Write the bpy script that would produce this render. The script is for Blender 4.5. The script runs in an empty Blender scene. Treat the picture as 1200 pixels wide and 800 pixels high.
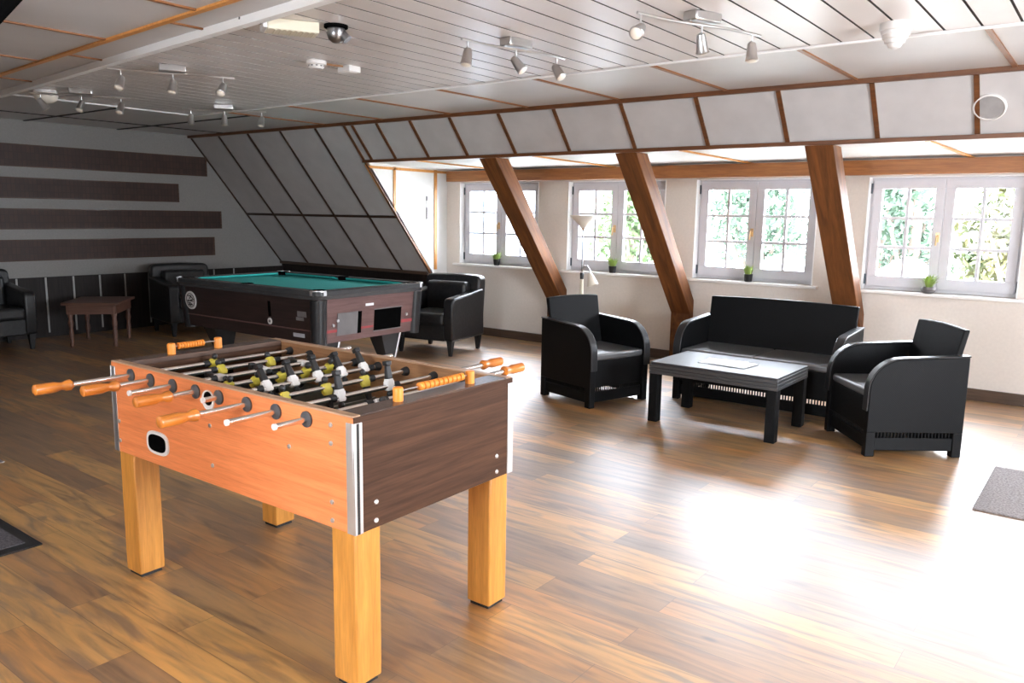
import bpy, bmesh, math, random
from mathutils import Vector, Matrix
random.seed(7)
R = math.radians
scene = bpy.context.scene
COL = scene.collection
C, S = math.cos, math.sin
PI = math.pi

# ------------------------------------------------------------------ materials
def new_mat(name):
    m = bpy.data.materials.new(name); m.use_nodes = True
    nt = m.node_tree
    for n in list(nt.nodes): nt.nodes.remove(n)
    out = nt.nodes.new('ShaderNodeOutputMaterial')
    b = nt.nodes.new('ShaderNodeBsdfPrincipled')
    nt.links.new(b.outputs[0], out.inputs[0])
    return m, nt, b, out
def N(nt, t, **kw):
    n = nt.nodes.new(t)
    for k, v in kw.items():
        if hasattr(n, k): setattr(n, k, v)
    return n
def coords(nt, scale=(1, 1, 1), rot=(0, 0, 0)):
    tc = N(nt, 'ShaderNodeTexCoord'); mp = N(nt, 'ShaderNodeMapping')
    mp.inputs['Scale'].default_value = scale; mp.inputs['Rotation'].default_value = rot
    nt.links.new(tc.outputs['Object'], mp.inputs['Vector'])
    return mp.outputs[0]
def ramp(nt, fac, stops):
    r = N(nt, 'ShaderNodeValToRGB')
    e = r.color_ramp.elements
    while len(e) < len(stops): e.new(.5)
    for i, (p, c) in enumerate(stops):
        e[i].position = p; e[i].color = tuple(c) + (1,)
    nt.links.new(fac, r.inputs[0]); return r.outputs[0]
def mixc(nt, fac, a, b, mode='MIX'):
    m = N(nt, 'ShaderNodeMix', data_type='RGBA', blend_type=mode)
    for i, v in ((0, fac), (6, a), (7, b)):
        if hasattr(v, 'is_linked'): nt.links.new(v, m.inputs[i])
        elif i == 0: m.inputs[0].default_value = v
        else: m.inputs[i].default_value = tuple(v) + (1,)
    return m.outputs[2]
def bump(nt, b, h, strength=.2, dist=.01):
    bp = N(nt, 'ShaderNodeBump'); bp.inputs['Strength'].default_value = strength
    bp.inputs['Distance'].default_value = dist
    nt.links.new(h, bp.inputs['Height']); nt.links.new(bp.outputs[0], b.inputs['Normal'])
def simple(name, col, rough=.5, metal=0, var=.12, nscale=12, bmp=.0, spec=.5, coat=0):
    m, nt, b, out = new_mat(name)
    v = coords(nt)
    n = N(nt, 'ShaderNodeTexNoise'); n.inputs['Scale'].default_value = nscale; n.inputs['Detail'].default_value = 4
    nt.links.new(v, n.inputs['Vector'])
    lo = [c*(1-var) for c in col]; hi = [min(1, c*(1+var)) for c in col]
    nt.links.new(ramp(nt, n.outputs[0], [(.3, lo), (.7, hi)]), b.inputs['Base Color'])
    b.inputs['Roughness'].default_value = rough; b.inputs['Metallic'].default_value = metal
    b.inputs['Specular IOR Level'].default_value = spec; b.inputs['Coat Weight'].default_value = coat
    if bmp: bump(nt, b, n.outputs[0], bmp)
    return m
def wood(name, c1, c2, axis=0, rough=.4, stretch=14, scale=3, coat=0, spec=.5, rot=None):
    m, nt, b, out = new_mat(name)
    sc = [stretch]*3; sc[axis] = 1
    v = coords(nt, tuple(sc))
    if rot:
        v0 = coords(nt, (1, 1, 1), rot); mp = N(nt, 'ShaderNodeMapping'); mp.inputs['Scale'].default_value = tuple(sc)
        nt.links.new(v0, mp.inputs[0]); v = mp.outputs[0]
    n = N(nt, 'ShaderNodeTexNoise'); n.inputs['Scale'].default_value = scale; n.inputs['Detail'].default_value = 6
    n.inputs['Distortion'].default_value = .6
    nt.links.new(v, n.inputs['Vector'])
    n2 = N(nt, 'ShaderNodeTexNoise'); n2.inputs['Scale'].default_value = scale*5; n2.inputs['Detail'].default_value = 3
    nt.links.new(v, n2.inputs['Vector'])
    a = ramp(nt, n.outputs[0], [(.3, c1), (.7, c2)])
    g = ramp(nt, n2.outputs[0], [(.35, (.78, .78, .78)), (.6, (1, 1, 1))])
    nt.links.new(mixc(nt, .6, a, g, 'MULTIPLY'), b.inputs['Base Color'])
    b.inputs['Roughness'].default_value = rough; b.inputs['Coat Weight'].default_value = coat
    b.inputs['Specular IOR Level'].default_value = spec
    return m

def floor_mat():
    m, nt, b, out = new_mat('oak_laminate')
    v = coords(nt)
    br = N(nt, 'ShaderNodeTexBrick', offset=.37, offset_frequency=2)
    br.inputs['Scale'].default_value = 1
    br.inputs['Brick Width'].default_value = 1.28; br.inputs['Row Height'].default_value = .155
    br.inputs['Mortar Size'].default_value = .0012; br.inputs['Mortar Smooth'].default_value = .3
    br.inputs['Bias'].default_value = 0
    br.inputs['Color1'].default_value = (0, 0, 0, 1); br.inputs['Color2'].default_value = (1, 1, 1, 1)
    br.inputs['Mortar'].default_value = (.5, .5, .5, 1)
    nt.links.new(v, br.inputs['Vector'])
    base = ramp(nt, br.outputs['Color'], [(0, (.33, .15, .038)), (.25, (.54, .25, .05)), (.5, (.26, .14, .055)), (.75, (.50, .27, .07)), (1, (.66, .34, .08))])
    # grain, offset per plank
    off = N(nt, 'ShaderNodeVectorMath', operation='MULTIPLY_ADD')
    nt.links.new(br.outputs['Color'], off.inputs[0]); off.inputs[1].default_value = (7, 3, 5)
    mp = N(nt, 'ShaderNodeMapping'); mp.inputs['Scale'].default_value = (1.2, 11, 1)
    nt.links.new(v, mp.inputs[0]); nt.links.new(mp.outputs[0], off.inputs[2])
    n = N(nt, 'ShaderNodeTexNoise'); n.inputs['Scale'].default_value = 1.6; n.inputs['Detail'].default_value = 7; n.inputs['Distortion'].default_value = 1.2
    nt.links.new(off.outputs[0], n.inputs['Vector'])
    g = ramp(nt, n.outputs[0], [(.32, (.30, .25, .22)), (.44, (.72, .70, .66)), (.55, (1.0, .98, .92)), (.7, (1.25, 1.18, 1.0))])
    c = mixc(nt, .85, base, g, 'MULTIPLY')
    # knots and grey cathedrals
    k = N(nt, 'ShaderNodeTexNoise'); k.inputs['Scale'].default_value = 3.2; k.inputs['Detail'].default_value = 6; k.inputs['Distortion'].default_value = 1
    mp2 = N(nt, 'ShaderNodeMapping'); mp2.inputs['Scale'].default_value = (.8, 4.2, 1)
    nt.links.new(v, mp2.inputs[0]); nt.links.new(mp2.outputs[0], k.inputs['Vector'])
    kf = ramp(nt, k.outputs[0], [(.52, (0, 0, 0)), (.68, (.85, .85, .85))])
    c = mixc(nt, kf, c, (.20, .115, .06))
    kk = N(nt, 'ShaderNodeTexVoronoi'); kk.inputs['Scale'].default_value = 1.5
    mp3 = N(nt, 'ShaderNodeMapping'); mp3.inputs['Scale'].default_value = (1.0, 2.4, 1)
    nt.links.new(v, mp3.inputs[0]); nt.links.new(mp3.outputs[0], kk.inputs['Vector'])
    kf2 = ramp(nt, kk.outputs['Distance'], [(.02, (1, 1, 1)), (.06, (0, 0, 0))])
    c = mixc(nt, kf2, c, (.09, .045, .02))
    mo = ramp(nt, br.outputs['Fac'], [(0, (1, 1, 1)), (1, (.45, .4, .36))])
    c = mixc(nt, 1, c, mo, 'MULTIPLY')
    nt.links.new(c, b.inputs['Base Color'])
    r = ramp(nt, n.outputs[0], [(.3, (.50,)*3), (.7, (.42,)*3)])
    nt.links.new(r, b.inputs['Roughness'])
    b.inputs['Specular IOR Level'].default_value = FLOOR_SPEC
    b.inputs['Coat Weight'].default_value = 1; b.inputs['Coat Roughness'].default_value = .42; b.inputs['Coat IOR'].default_value = 2.4
    bn = N(nt, 'ShaderNodeTexNoise'); bn.inputs['Scale'].default_value = 3; bn.inputs['Detail'].default_value = 5
    mp4 = N(nt, 'ShaderNodeMapping'); mp4.inputs['Scale'].default_value = (2, 40, 1)
    nt.links.new(v, mp4.inputs[0]); nt.links.new(mp4.outputs[0], bn.inputs['Vector'])
    bump(nt, b, bn.outputs[0], .25, .002)
    return m
FLOOR_SPEC = 1.0

def rattan_mat():
    m, nt, b, out = new_mat('black_weave')
    v = coords(nt)
    w1 = N(nt, 'ShaderNodeTexWave', wave_type='BANDS', bands_direction='Z'); w1.inputs['Scale'].default_value = 60
    w2 = N(nt, 'ShaderNodeTexWave', wave_type='BANDS', bands_direction='DIAGONAL'); w2.inputs['Scale'].default_value = 45
    for w in (w1, w2): nt.links.new(v, w.inputs['Vector'])
    mm = N(nt, 'ShaderNodeMath', operation='MULTIPLY'); nt.links.new(w1.outputs[1], mm.inputs[0]); nt.links.new(w2.outputs[1], mm.inputs[1])
    nt.links.new(ramp(nt, mm.outputs[0], [(0, (.004, .0042, .0045)), (1, (.010, .0105, .0115))]), b.inputs['Base Color'])
    b.inputs['Roughness'].default_value = .5; b.inputs['Specular IOR Level'].default_value = .15
    bump(nt, b, mm.outputs[0], .25, .002)
    return m
def board_mat():     # the long dark boards with rows of small upright tags
    m, nt, b, out = new_mat('tag_board')
    v = coords(nt)
    br = N(nt, 'ShaderNodeTexBrick', offset=0)
    br.inputs['Scale'].default_value = 1; br.inputs['Brick Width'].default_value = .045; br.inputs['Row Height'].default_value = .08
    br.inputs['Mortar Size'].default_value = .004
    br.inputs['Color1'].default_value = (.042, .022, .017, 1); br.inputs['Color2'].default_value = (.060, .029, .021, 1); br.inputs['Mortar'].default_value = (.034, .019, .015, 1)
    sp = N(nt, 'ShaderNodeSeparateXYZ'); cb = N(nt, 'ShaderNodeCombineXYZ')
    nt.links.new(v, sp.inputs[0]); nt.links.new(sp.outputs[1], cb.inputs[0]); nt.links.new(sp.outputs[2], cb.inputs[1])
    nt.links.new(cb.outputs[0], br.inputs['Vector'])
    nt.links.new(br.outputs[0], b.inputs['Base Color']); b.inputs['Roughness'].default_value = .6
    return m
def glass_mat():
    m, nt, b, out = new_mat('window_glass')
    nt.nodes.remove(b)
    t = N(nt, 'ShaderNodeBsdfTransparent'); g = N(nt, 'ShaderNodeBsdfGlossy'); g.inputs['Roughness'].default_value = .02
    lw = N(nt, 'ShaderNodeLayerWeight'); lw.inputs[0].default_value = .12
    mx = N(nt, 'ShaderNodeMixShader')
    nt.links.new(lw.outputs['Fresnel'], mx.inputs[0]); nt.links.new(t.outputs[0], mx.inputs[1]); nt.links.new(g.outputs[0], mx.inputs[2])
    nt.links.new(mx.outputs[0], out.inputs[0])
    return m
def mat_mat(name, a, bcol):
    m, nt, b, out = new_mat(name)
    v = coords(nt)
    n = N(nt, 'ShaderNodeTexNoise'); n.inputs['Scale'].default_value = 90; n.inputs['Detail'].default_value = 3
    nt.links.new(v, n.inputs['Vector'])
    nt.links.new(ramp(nt, n.outputs[0], [(.35, a), (.65, bcol)]), b.inputs['Base Color'])
    b.inputs['Roughness'].default_value = .95; bump(nt, b, n.outputs[0], .6, .004)
    return m
def foliage_mat(name, c1, c2):
    m, nt, b, out = new_mat(name)
    v = coords(nt)
    n = N(nt, 'ShaderNodeTexNoise'); n.inputs['Scale'].default_value = 1.3; n.inputs['Detail'].default_value = 5
    nt.links.new(v, n.inputs['Vector'])
    nt.links.new(ramp(nt, n.outputs[0], [(.35, c1), (.65, c2)]), b.inputs['Base Color'])
    b.inputs['Roughness'].default_value = .6
    return m

M = {}
M['floor'] = floor_mat()
M['plank'] = simple('white_ceiling_plank', (.66, .62, .60), .38, var=.04, nscale=3)
M['groove'] = simple('dark_groove', (.045, .04, .036), .8)
M['panel'] = simple('white_panel', (.60, .585, .58), .42, var=.05, nscale=2)
M['slope'] = simple('grey_slope_panel', (.52, .505, .50), .5, var=.06, nscale=5)
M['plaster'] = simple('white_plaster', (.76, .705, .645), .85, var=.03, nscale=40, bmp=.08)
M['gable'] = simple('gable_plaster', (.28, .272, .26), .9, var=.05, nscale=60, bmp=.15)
M['cheek'] = simple('cheek_white', (.80, .80, .78), .6, var=.02)
M['darktrim'] = wood('dark_brown_trim', (.035, .016, .008), (.06, .026, .013), 0, .5)
M['trim'] = wood('brown_trim', (.10, .036, .012), (.18, .065, .02), 0, .4)
M['trimY'] = wood('brown_trim_y', (.20, .075, .022), (.32, .125, .036), 1, .4)
M['orange_trim'] = wood('orange_pine', (.62, .26, .06), (.78, .36, .10), 2, .35)
M['beam'] = wood('beam_wood', (.27, .10, .03), (.43, .17, .05), 0, .42)
M['post'] = wood('post_wood', (.105, .040, .016), (.24, .090, .027), 2, .55, spec=.2, stretch=9, scale=2, rot=(-math.atan(1/1.222), 0, 0))
M['white'] = simple('white_paint', (.80, .79, .78), .4, var=.02)
M['brightwhite'] = simple('bright_white_rail', (.90, .90, .89), .4, var=.01)
M['winframe'] = simple('window_frame_paint', (.62, .61, .64), .4, var=.02)
M['sill'] = simple('sill_paint', (.84, .82, .80), .35, var=.02)
M['base'] = wood('dark_baseboard', (.075, .048, .033), (.12, .078, .055), 0, .4)
M['wains'] = wood('dark_wainscot', (.016, .012, .011), (.030, .022, .020), 2, .6, spec=.3)
M['wline'] = simple('pale_batten', (.42, .41, .40), .6)
M['boards'] = board_mat()
M['glass'] = glass_mat()
M['brass'] = simple('brass', (.70, .50, .28), .3, 1)
M['hinge'] = simple('dark_hinge', (.06, .08, .10), .5)
M['chrome'] = simple('brushed_steel', (.62, .62, .62), .28, 1, var=.05)
M['alu'] = simple('aluminium', (.80, .80, .82), .35, 1, var=.05)
M['darkchrome'] = simple('dark_chrome', (.30, .30, .31), .3, 1)
M['fbox'] = wood('orange_laminate', (.70, .20, .062), (.86, .275, .095), 0, .38, stretch=22, scale=2.2)
M['fend'] = wood('walnut_laminate', (.046, .019, .009), (.092, .041, .020), 1, .6, spec=.2, stretch=22, scale=2.5)
M['finner'] = wood('inner_brown_wood', (.26, .12, .05), (.38, .19, .085), 0, .45)
M['fledge'] = wood('ledge_wood', (.085, .052, .040), (.13, .085, .066), 1, .26)
M['ftop'] = wood('rail_top_wood', (.42, .25, .15), (.55, .36, .23), 0, .4)
M['leg'] = wood('pine_leg', (.50, .20, .03), (.68, .30, .055), 2, .38, stretch=12)
M['foot'] = simple('black_rubber', (.012, .012, .013), .6)
M['field'] = simple('dark_green_field', (.018, .040, .034), .35)
M['rodm'] = simple('steel_rod', (.74, .72, .70), .22, 1, var=.03)
M['handle'] = wood('varnished_handle', (.50, .145, .018), (.72, .24, .03), 1, .3, coat=.4)
M['score'] = simple('orange_bead', (.80, .26, .03), .4)
M['blackpl'] = simple('black_plastic', (.018, .018, .019), .35)
M['bearing'] = simple('grey_bearing', (.07, .07, .075), .3)
M['yellow'] = simple('yellow_shirt', (.60, .50, .06), .4)
M['whitepl'] = simple('white_plastic', (.72, .70, .68), .4, var=.03)
M['cream'] = simple('cream_plastic', (.68, .63, .50), .5, var=.03)
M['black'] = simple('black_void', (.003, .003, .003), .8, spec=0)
M['sheen'] = simple('satin_black_plastic', (.085, .086, .09), .42, var=.1, spec=1.0)
M['sheen'].node_tree.nodes['Principled BSDF'].inputs['Coat IOR'].default_value = 1.8
M['sheen'].node_tree.nodes['Principled BSDF'].inputs['Coat Weight'].default_value = 1
M['sheen'].node_tree.nodes['Principled BSDF'].inputs['Coat Roughness'].default_value = .3
M['satin'] = simple('satin_table_plastic', (.036, .037, .039), .47, var=.1, spec=.85)
M['leather'] = simple('black_leather', (.016, .016, .017), .36, var=.3, nscale=30, bmp=.12)
M['rattan'] = rattan_mat()
M['poolcab'] = wood('dark_pool_cabinet', (.020, .012, .011), (.038, .022, .020), 0, .4)
M['poolend'] = wood('mauve_pool_end', (.13, .068, .062), (.19, .105, .098), 1, .4)
M['cloth'] = simple('teal_cloth', (.016, .36, .33), .9, var=.08, nscale=80)
M['poolrail'] = simple('dark_pool_rail', (.050, .052, .055), .22, var=.1)
M['grey'] = simple('grey_panel', (.16, .15, .15), .5)
M['red'] = simple('red_strip', (.36, .055, .06), .5)
M['speaker'] = simple('grey_grille', (.30, .29, .285), .7)
M['paper'] = simple('paper', (.82, .82, .84), .6, var=.01)
M['print'] = simple('print_grey', (.42, .42, .45), .6)
M['matdark'] = mat_mat('entrance_mat_pile', (.045, .042, .048), (.11, .10, .11))
M['matgrey'] = mat_mat('grey_mat_pile', (.17, .15, .145), (.33, .295, .29))
M['opal'] = simple('opal_glass', (.80, .74, .64), .4, var=.02)
M['oldwood'] = wood('dark_bench_wood', (.10, .045, .030), (.16, .075, .05), 0, .45)
M['leafA'] = foliage_mat('leaf_green', (.018, .044, .010), (.052, .078, .022))
M['leafB'] = foliage_mat('leaf_cool_green', (.020, .046, .024), (.045, .074, .044))
M['leafC'] = foliage_mat('leaf_mixed', (.018, .040, .008), (.075, .060, .018))
M['plantleaf'] = foliage_mat('pot_plant_leaf', (.22, .36, .06), (.42, .50, .16))
M['bark'] = simple('bark', (.12, .09, .07), .9)
M['grass'] = simple('pale_terrace', (.42, .42, .38), .9, var=.3, nscale=1)
M['canvas'] = simple('white_canvas', (.85, .85, .86), .8, var=.01)
M['house'] = simple('pale_render', (.40, .44, .50), .9, var=.04)
M['shutter'] = simple('pale_blue_shutter', (.16, .24, .32), .6)
M['roof'] = simple('dark_tiles', (.18, .11, .10), .8)

# ------------------------------------------------------------------ mesh builder
class MB:
    def __init__(self): self.bm = bmesh.new(); self.mi = 0
    def _tag(self, faces):
        for f in faces: f.material_index = self.mi
    def prism(self, pts, vec, M_=None):
        """closed polygon pts (3D) extruded along vec"""
        vec = Vector(vec); P = [Vector(p) for p in pts]
        a = [self.bm.verts.new(p) for p in P]; b = [self.bm.verts.new(p+vec) for p in P]
        n = len(P); fs = []
        fs.append(self.bm.faces.new(a[::-1])); fs.append(self.bm.faces.new(b))
        for i in range(n): fs.append(self.bm.faces.new((a[i], a[(i+1) % n], b[(i+1) % n], b[i])))
        self._tag(fs)
        if M_ is not None: bmesh.ops.transform(self.bm, matrix=M_, verts=a+b)
        return self
    def box(self, x0, x1, y0, y1, z0, z1, M_=None):
        return self.prism([(x0, y0, z0), (x1, y0, z0), (x1, y1, z0), (x0, y1, z0)], (0, 0, z1-z0), M_)
    def bar(self, p, q, w, t, up=(0, 0, 1)):
        p, q = Vector(p), Vector(q); d = (q-p).normalized(); up = Vector(up)
        s = d.cross(up).normalized(); u = s.cross(d)
        s *= w/2; u *= t/2
        return self.prism([p-s-u, p+s-u, p+s+u, p-s+u], q-p)
    def tube(self, path, r, seg=12, caps=True):
        path = [Vector(p) for p in path]; rr = r if isinstance(r, (list, tuple)) else [r]*len(path)
        rings = []; ref = None; fs = []
        for i, p in enumerate(path):
            d = (path[min(i+1, len(path)-1)]-path[max(i-1, 0)]).normalized()
            if ref is None: ref = Vector((0, 0, 1)) if abs(d.z) < .9 else Vector((1, 0, 0))
            s = d.cross(ref).normalized(); u = s.cross(d).normalized(); ref = u
            rings.append([self.bm.verts.new(p+(s*C(2*PI*k/seg)+u*S(2*PI*k/seg))*rr[i]) for k in range(seg)])
        for a, b in zip(rings, rings[1:]):
            for k in range(seg): fs.append(self.bm.faces.new((a[k], b[k], b[(k+1) % seg], a[(k+1) % seg])))
        if caps: fs.append(self.bm.faces.new(rings[0])); fs.append(self.bm.faces.new(rings[-1][::-1]))
        self._tag(fs); return self
    def lathe(self, prof, center=(0, 0, 0), seg=24, M_=None):
        c = Vector(center); rings = []; fs = []; vs = []
        for r, z in prof:
            ring = [self.bm.verts.new(c+Vector((r*C(2*PI*k/seg), r*S(2*PI*k/seg), z))) for k in range(seg)]
            rings.append(ring); vs += ring
        for a, b in zip(rings, rings[1:]):
            for k in range(seg): fs.append(self.bm.faces.new((a[k], a[(k+1) % seg], b[(k+1) % seg], b[k])))
        fs.append(self.bm.faces.new(rings[0][::-1])); fs.append(self.bm.faces.new(rings[-1]))
        self._tag(fs)
        if M_ is not None: bmesh.ops.transform(self.bm, matrix=M_, verts=vs)
        return self
    def hexa(self, bottom, top):
        a = [self.bm.verts.new(p) for p in bottom]; b = [self.bm.verts.new(p) for p in top]; n = len(a)
        fs = [self.bm.faces.new(a[::-1]), self.bm.faces.new(b)]
        for i in range(n): fs.append(self.bm.faces.new((a[i], a[(i+1) % n], b[(i+1) % n], b[i])))
        self._tag(fs); return self
    def quad(self, p, d1, d2):
        p, d1, d2 = Vector(p), Vector(d1), Vector(d2)
        f = self.bm.faces.new([self.bm.verts.new(v) for v in (p-d1, p-d2*.6, p+d1, p+d2*.6)]); f.material_index = self.mi; return self
    def build(self, name, mats, parent=None, smooth=40, bevel=0, seg=2):
        bmesh.ops.recalc_face_normals(self.bm, faces=self.bm.faces)
        me = bpy.data.meshes.new(name); self.bm.to_mesh(me); self.bm.free()
        if not isinstance(mats, (list, tuple)): mats = [mats]
        for m in mats: me.materials.append(m)
        if smooth:
            me.shade_smooth()
            me.set_sharp_from_angle(angle=R(smooth))
        o = bpy.data.objects.new(name, me); COL.objects.link(o)
        if parent: o.parent = parent
        if bevel:
            md = o.modifiers.new('bevel', 'BEVEL'); md.width = bevel; md.segments = seg; md.limit_method = 'ANGLE'; md.angle_limit = R(35)
            md.harden_normals = False
        return o
def thing(name, label, cat, loc=(0, 0, 0), rz=0, group=None):
    o = bpy.data.objects.new(name, None); COL.objects.link(o); o.empty_display_size = .1
    o.location = loc; o.rotation_euler = (0, 0, rz); o['label'] = label; o['category'] = cat
    if group: o['group'] = group
    return o
def tag(o, label, cat, group=None):
    o['label'] = label; o['category'] = cat
    if group: o['group'] = group
    return o
def struct(o): o['kind'] = 'structure'; return o
def kids(o): return [c for c in COL.objects if c.parent == o]
def dup(root, loc, rz, label, group=None):
    r = root.copy(); COL.objects.link(r); r.location = loc; r.rotation_euler = (0, 0, rz); r['label'] = label
    if group: r['group'] = group
    for ch in kids(root):
        c = ch.copy(); COL.objects.link(c); c.parent = r
        for g in kids(ch):
            d = g.copy(); COL.objects.link(d); d.parent = c
    return r
def arc(cx, cz, r, a0, a1, n=8):
    return [(cx+r*C(R(a0+(a1-a0)*i/n)), cz+r*S(R(a0+(a1-a0)*i/n))) for i in range(n+1)]

# ------------------------------------------------------------------ room constants
XG, XE = -9.96, 3.0          # gable wall, far right end
YW, YN = 7.70, -2.0          # window wall, camera-side wall
ZC = 2.462
S1 = 5.978; TG = 1.222
def roof_y(z): return S1+(ZC-z)/TG
def roof_z(y): return ZC-(y-S1)*TG
YS = roof_y(2.067)           # dormer soffit edge
XC = -6.95                   # dormer cheek
YK = 7.38                    # knee wall under the slope

struct(MB().box(XG-.2, XE+.2, YN-.2, YW+.3, -.2, 0).build('floor', M['floor']))
# ceiling: planked field
b = MB()
x = -1.023-.1685*40
edges = []
while x < XE: edges.append(x); x += .1685
b.mi = 0
for x in edges: b.box(max(x+.0065, XG), min(x+.1685-.0065, XE), 2.2, 4.73, ZC, ZC+.0008)
b.mi = 1
for x in edges: b.box(max(x+.0067, XG), min(x+.1685-.0067, XE), 2.2, 4.73, ZC+.0008, ZC+.009)
b.mi = 1; b.box(XG-.2, XE+.2, YN-.2, YW+.3, ZC+.006, ZC+.2)
b.mi = 2
b.box(XG, XE, 4.73, 6.1, ZC-.002, ZC+.005)
b.box(XG, -7.77, 2.0, 4.74, ZC-.003, ZC+.005)
def ytrim(x): return 2.29-.078*(x+3.56)
b.prism([(XG, YN, ZC-.003), (XE, YN, ZC-.003), (XE, ytrim(XE)+.22, ZC-.003), (XG, ytrim(XG)+.28, ZC-.003)], (0, 0, .008))
struct(b.build('ceiling', [M['plank'], M['groove'], M['panel']], smooth=0))

# white rail and edge mouldings
b = MB(); b.bar((-7.8, ytrim(-7.8)+.30, ZC-.02), (XE, ytrim(XE)+.10, ZC-.02), .045, .05); struct(b.build('trim_1', M['brightwhite']))
b = MB(); b.box(-7.77, XE, 4.715, 4.74, ZC-.012, ZC-.001); b.box(-7.785, -7.76, 2.6, 4.74, ZC-.012, ZC-.001); struct(b.build('trim_2', M['white']))
# trims on the near flat panels
b = MB(); b.bar((XG, ytrim(XG), ZC-.008), (XE, ytrim(XE), ZC-.008), .035, .014); struct(b.build('trim_3', M['orange_trim']))
tn = 4
for k in range(9):
    x = -3.7-1.07*k+2.14
    struct(MB().box(x-.012, x+.012, YN, ytrim(x), ZC-.012, ZC-.001).build('trim_%d' % tn, M['trimY'])); tn += 1
for x in (-2.66, -4.05, -5.44, -6.83):
    struct(MB().box(x-.010, x+.010, ytrim(x), ytrim(x)+.26, ZC-.012, ZC-.001).build('trim_%d' % tn, M['trimY'])); tn += 1
# trims across the window-side strip
for k in range(-3, 8):
    x = -.667-.934*k
    struct(MB().box(x-.014, x+.014, 4.74, S1, ZC-.012, ZC-.001).build('trim_%d' % tn, M['trimY'])); tn += 1
for y in (3.98, 5.03):
    struct(MB().box(XG, -7.79 if y < 4.7 else -7.25, y-.012, y+.012, ZC-.012, ZC-.001).build('trim_%d' % tn, M['groove'])); tn += 1
struct(MB().box(-9.16, -9.14, 2.0, S1, ZC-.012, ZC-.001).build('trim_%d' % tn, M['groove'])); tn += 1
# roof slope: left full height, right only down to the dormer opening
b = MB()
def slab(b, x0, x1, z0, z1, off, th):
    n = Vector((0, -TG, -1)).normalized()
    P = [Vector((x0, roof_y(z1), z1)), Vector((x1, roof_y(z1), z1)), Vector((x1, roof_y(z0), z0)), Vector((x0, roof_y(z0), z0))]
    return b.prism([p+n*off for p in P], -n*th)
slab(b, XG-.1, XC, .70, ZC+.03, 0, .05); slab(b, XC-.01, XE+.1, 2.067, ZC+.03, 0, .05)
struct(b.build('wall_slope', M['slope'], smooth=0))
# line where strip meets slope, line at the dormer opening
struct(MB().bar((XG, S1-.012, ZC-.018), (XE, S1-.012, ZC-.018), .035, .035).build('trim_%d' % tn, M['trim'])); tn += 1
b = MB(); b.bar((XC, YS-.012, 2.069), (XE, YS-.012, 2.069), .035, .03); struct(b.build('trim_%d' % tn, M['trim'])); tn += 1
def slope_trim(x, z0, z1, w=.030, mat='trim'):
    global tn
    b = MB(); slab(b, x-w/2, x+w/2, z0, z1, .012, .014); struct(b.build('trim_%d' % tn, M[mat])); tn += 1
for x in (-9.945, -9.32, -8.70, -8.06, -7.42): slope_trim(x, .76, ZC-.03, .024, 'darktrim')
slope_trim(-6.93, .76, ZC-.03, .03, 'trim')
for x in (-6.80, -6.42, -5.93, -5.39, -4.78, -4.156, -3.477, -2.805, -2.155, -1.507, -.879, -.25, .4, 1.05, 1.7, 2.35): slope_trim(x, 2.09, ZC-.03, .032)
b = MB(); slab(b, XG, XC, 1.444, 1.468, .011, .012); struct(b.build('trim_%d' % tn, M['darktrim'])); tn += 1
# knee wall under the slope
struct(MB().box(XG, XC, YK, YK+.05, 0, .77).build('wall_knee', M['wains']))
struct(MB().box(XG, XC-.02, YK-.04, YK+.03, .735, .775).build('trim_%d' % tn, M['base'], bevel=.004)); tn += 1
# dormer cheek
b = MB(); b.prism([(XC-.03, YS, 2.07), (XC-.03, YW+.1, 2.07), (XC-.03, YW+.1, 0), (XC-.03, YK, 0), (XC-.03, roof_y(.75), .75)], (.03, 0, 0))
struct(b.build('wall_cheek', M['cheek'], smooth=0))
for (y, z0, z1, w) in ((6.77, 1.51, 2.035, .035), (7.478, .80, 2.035, .045)):
    struct(MB().box(XC-.002, XC+.012, y-w/2, y+w/2, z0, z1).build('trim_%d' % tn, M['orange_trim'])); tn += 1
struct(MB().box(XC, XC+.012, YS+.05, YW, 2.0, 2.03).build('trim_%d' % tn, M['orange_trim'])); tn += 1
b = MB()
d = Vector((0, 1/TG, -1)).normalized()
P0 = Vector((XC+.004, YS+.02, 2.04)); P1 = Vector((XC+.004, roof_y(.80)+.02, .80))
b.bar(P0, P1, .012, .03, up=(0, -TG, -1)); struct(b.build('trim_%d' % tn, M['orange_trim'])); tn += 1
# dormer ceiling + cross trims
b = MB(); b.prism([(XC, YS-.005, 2.067), (XC, YW+.15, 2.035), (XC, YW+.15, 2.12), (XC, YS-.005, 2.12)], (XE-XC, 0, 0)); struct(b.build('wall_dormer_top', M['cheek'], smooth=0))
for x in (-6.1, -4.55, -3.02, -1.14, .4, 1.9):
    struct(MB().bar((x-.05, YS+.02, 2.058), (x+.05, YW, 2.028), .03, .012).build('trim_%d' % tn, M['orange_trim'])); tn += 1

# window wall with openings
WINS = [(-6.73, -5.51), (-5.10, -3.88), (-3.54, -2.32), (-1.89, -.67), (-.25, .97), (1.37, 2.59)]
Z0W, Z1W = .885, 1.885
b = MB(); WT = .16
b.box(XC-.1, XE+.1, YW, YW+WT, 0, Z0W); b.box(XC-.1, XE+.1, YW, YW+WT, Z1W, 2.1)
xs = [XC-.1]+[v for w in WINS for v in w]+[XE+.1]
for i in range(0, len(xs), 2): b.box(xs[i], xs[i+1], YW, YW+WT, Z0W, Z1W)
struct(b.build('wall_right', M['plaster'], smooth=0))
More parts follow.
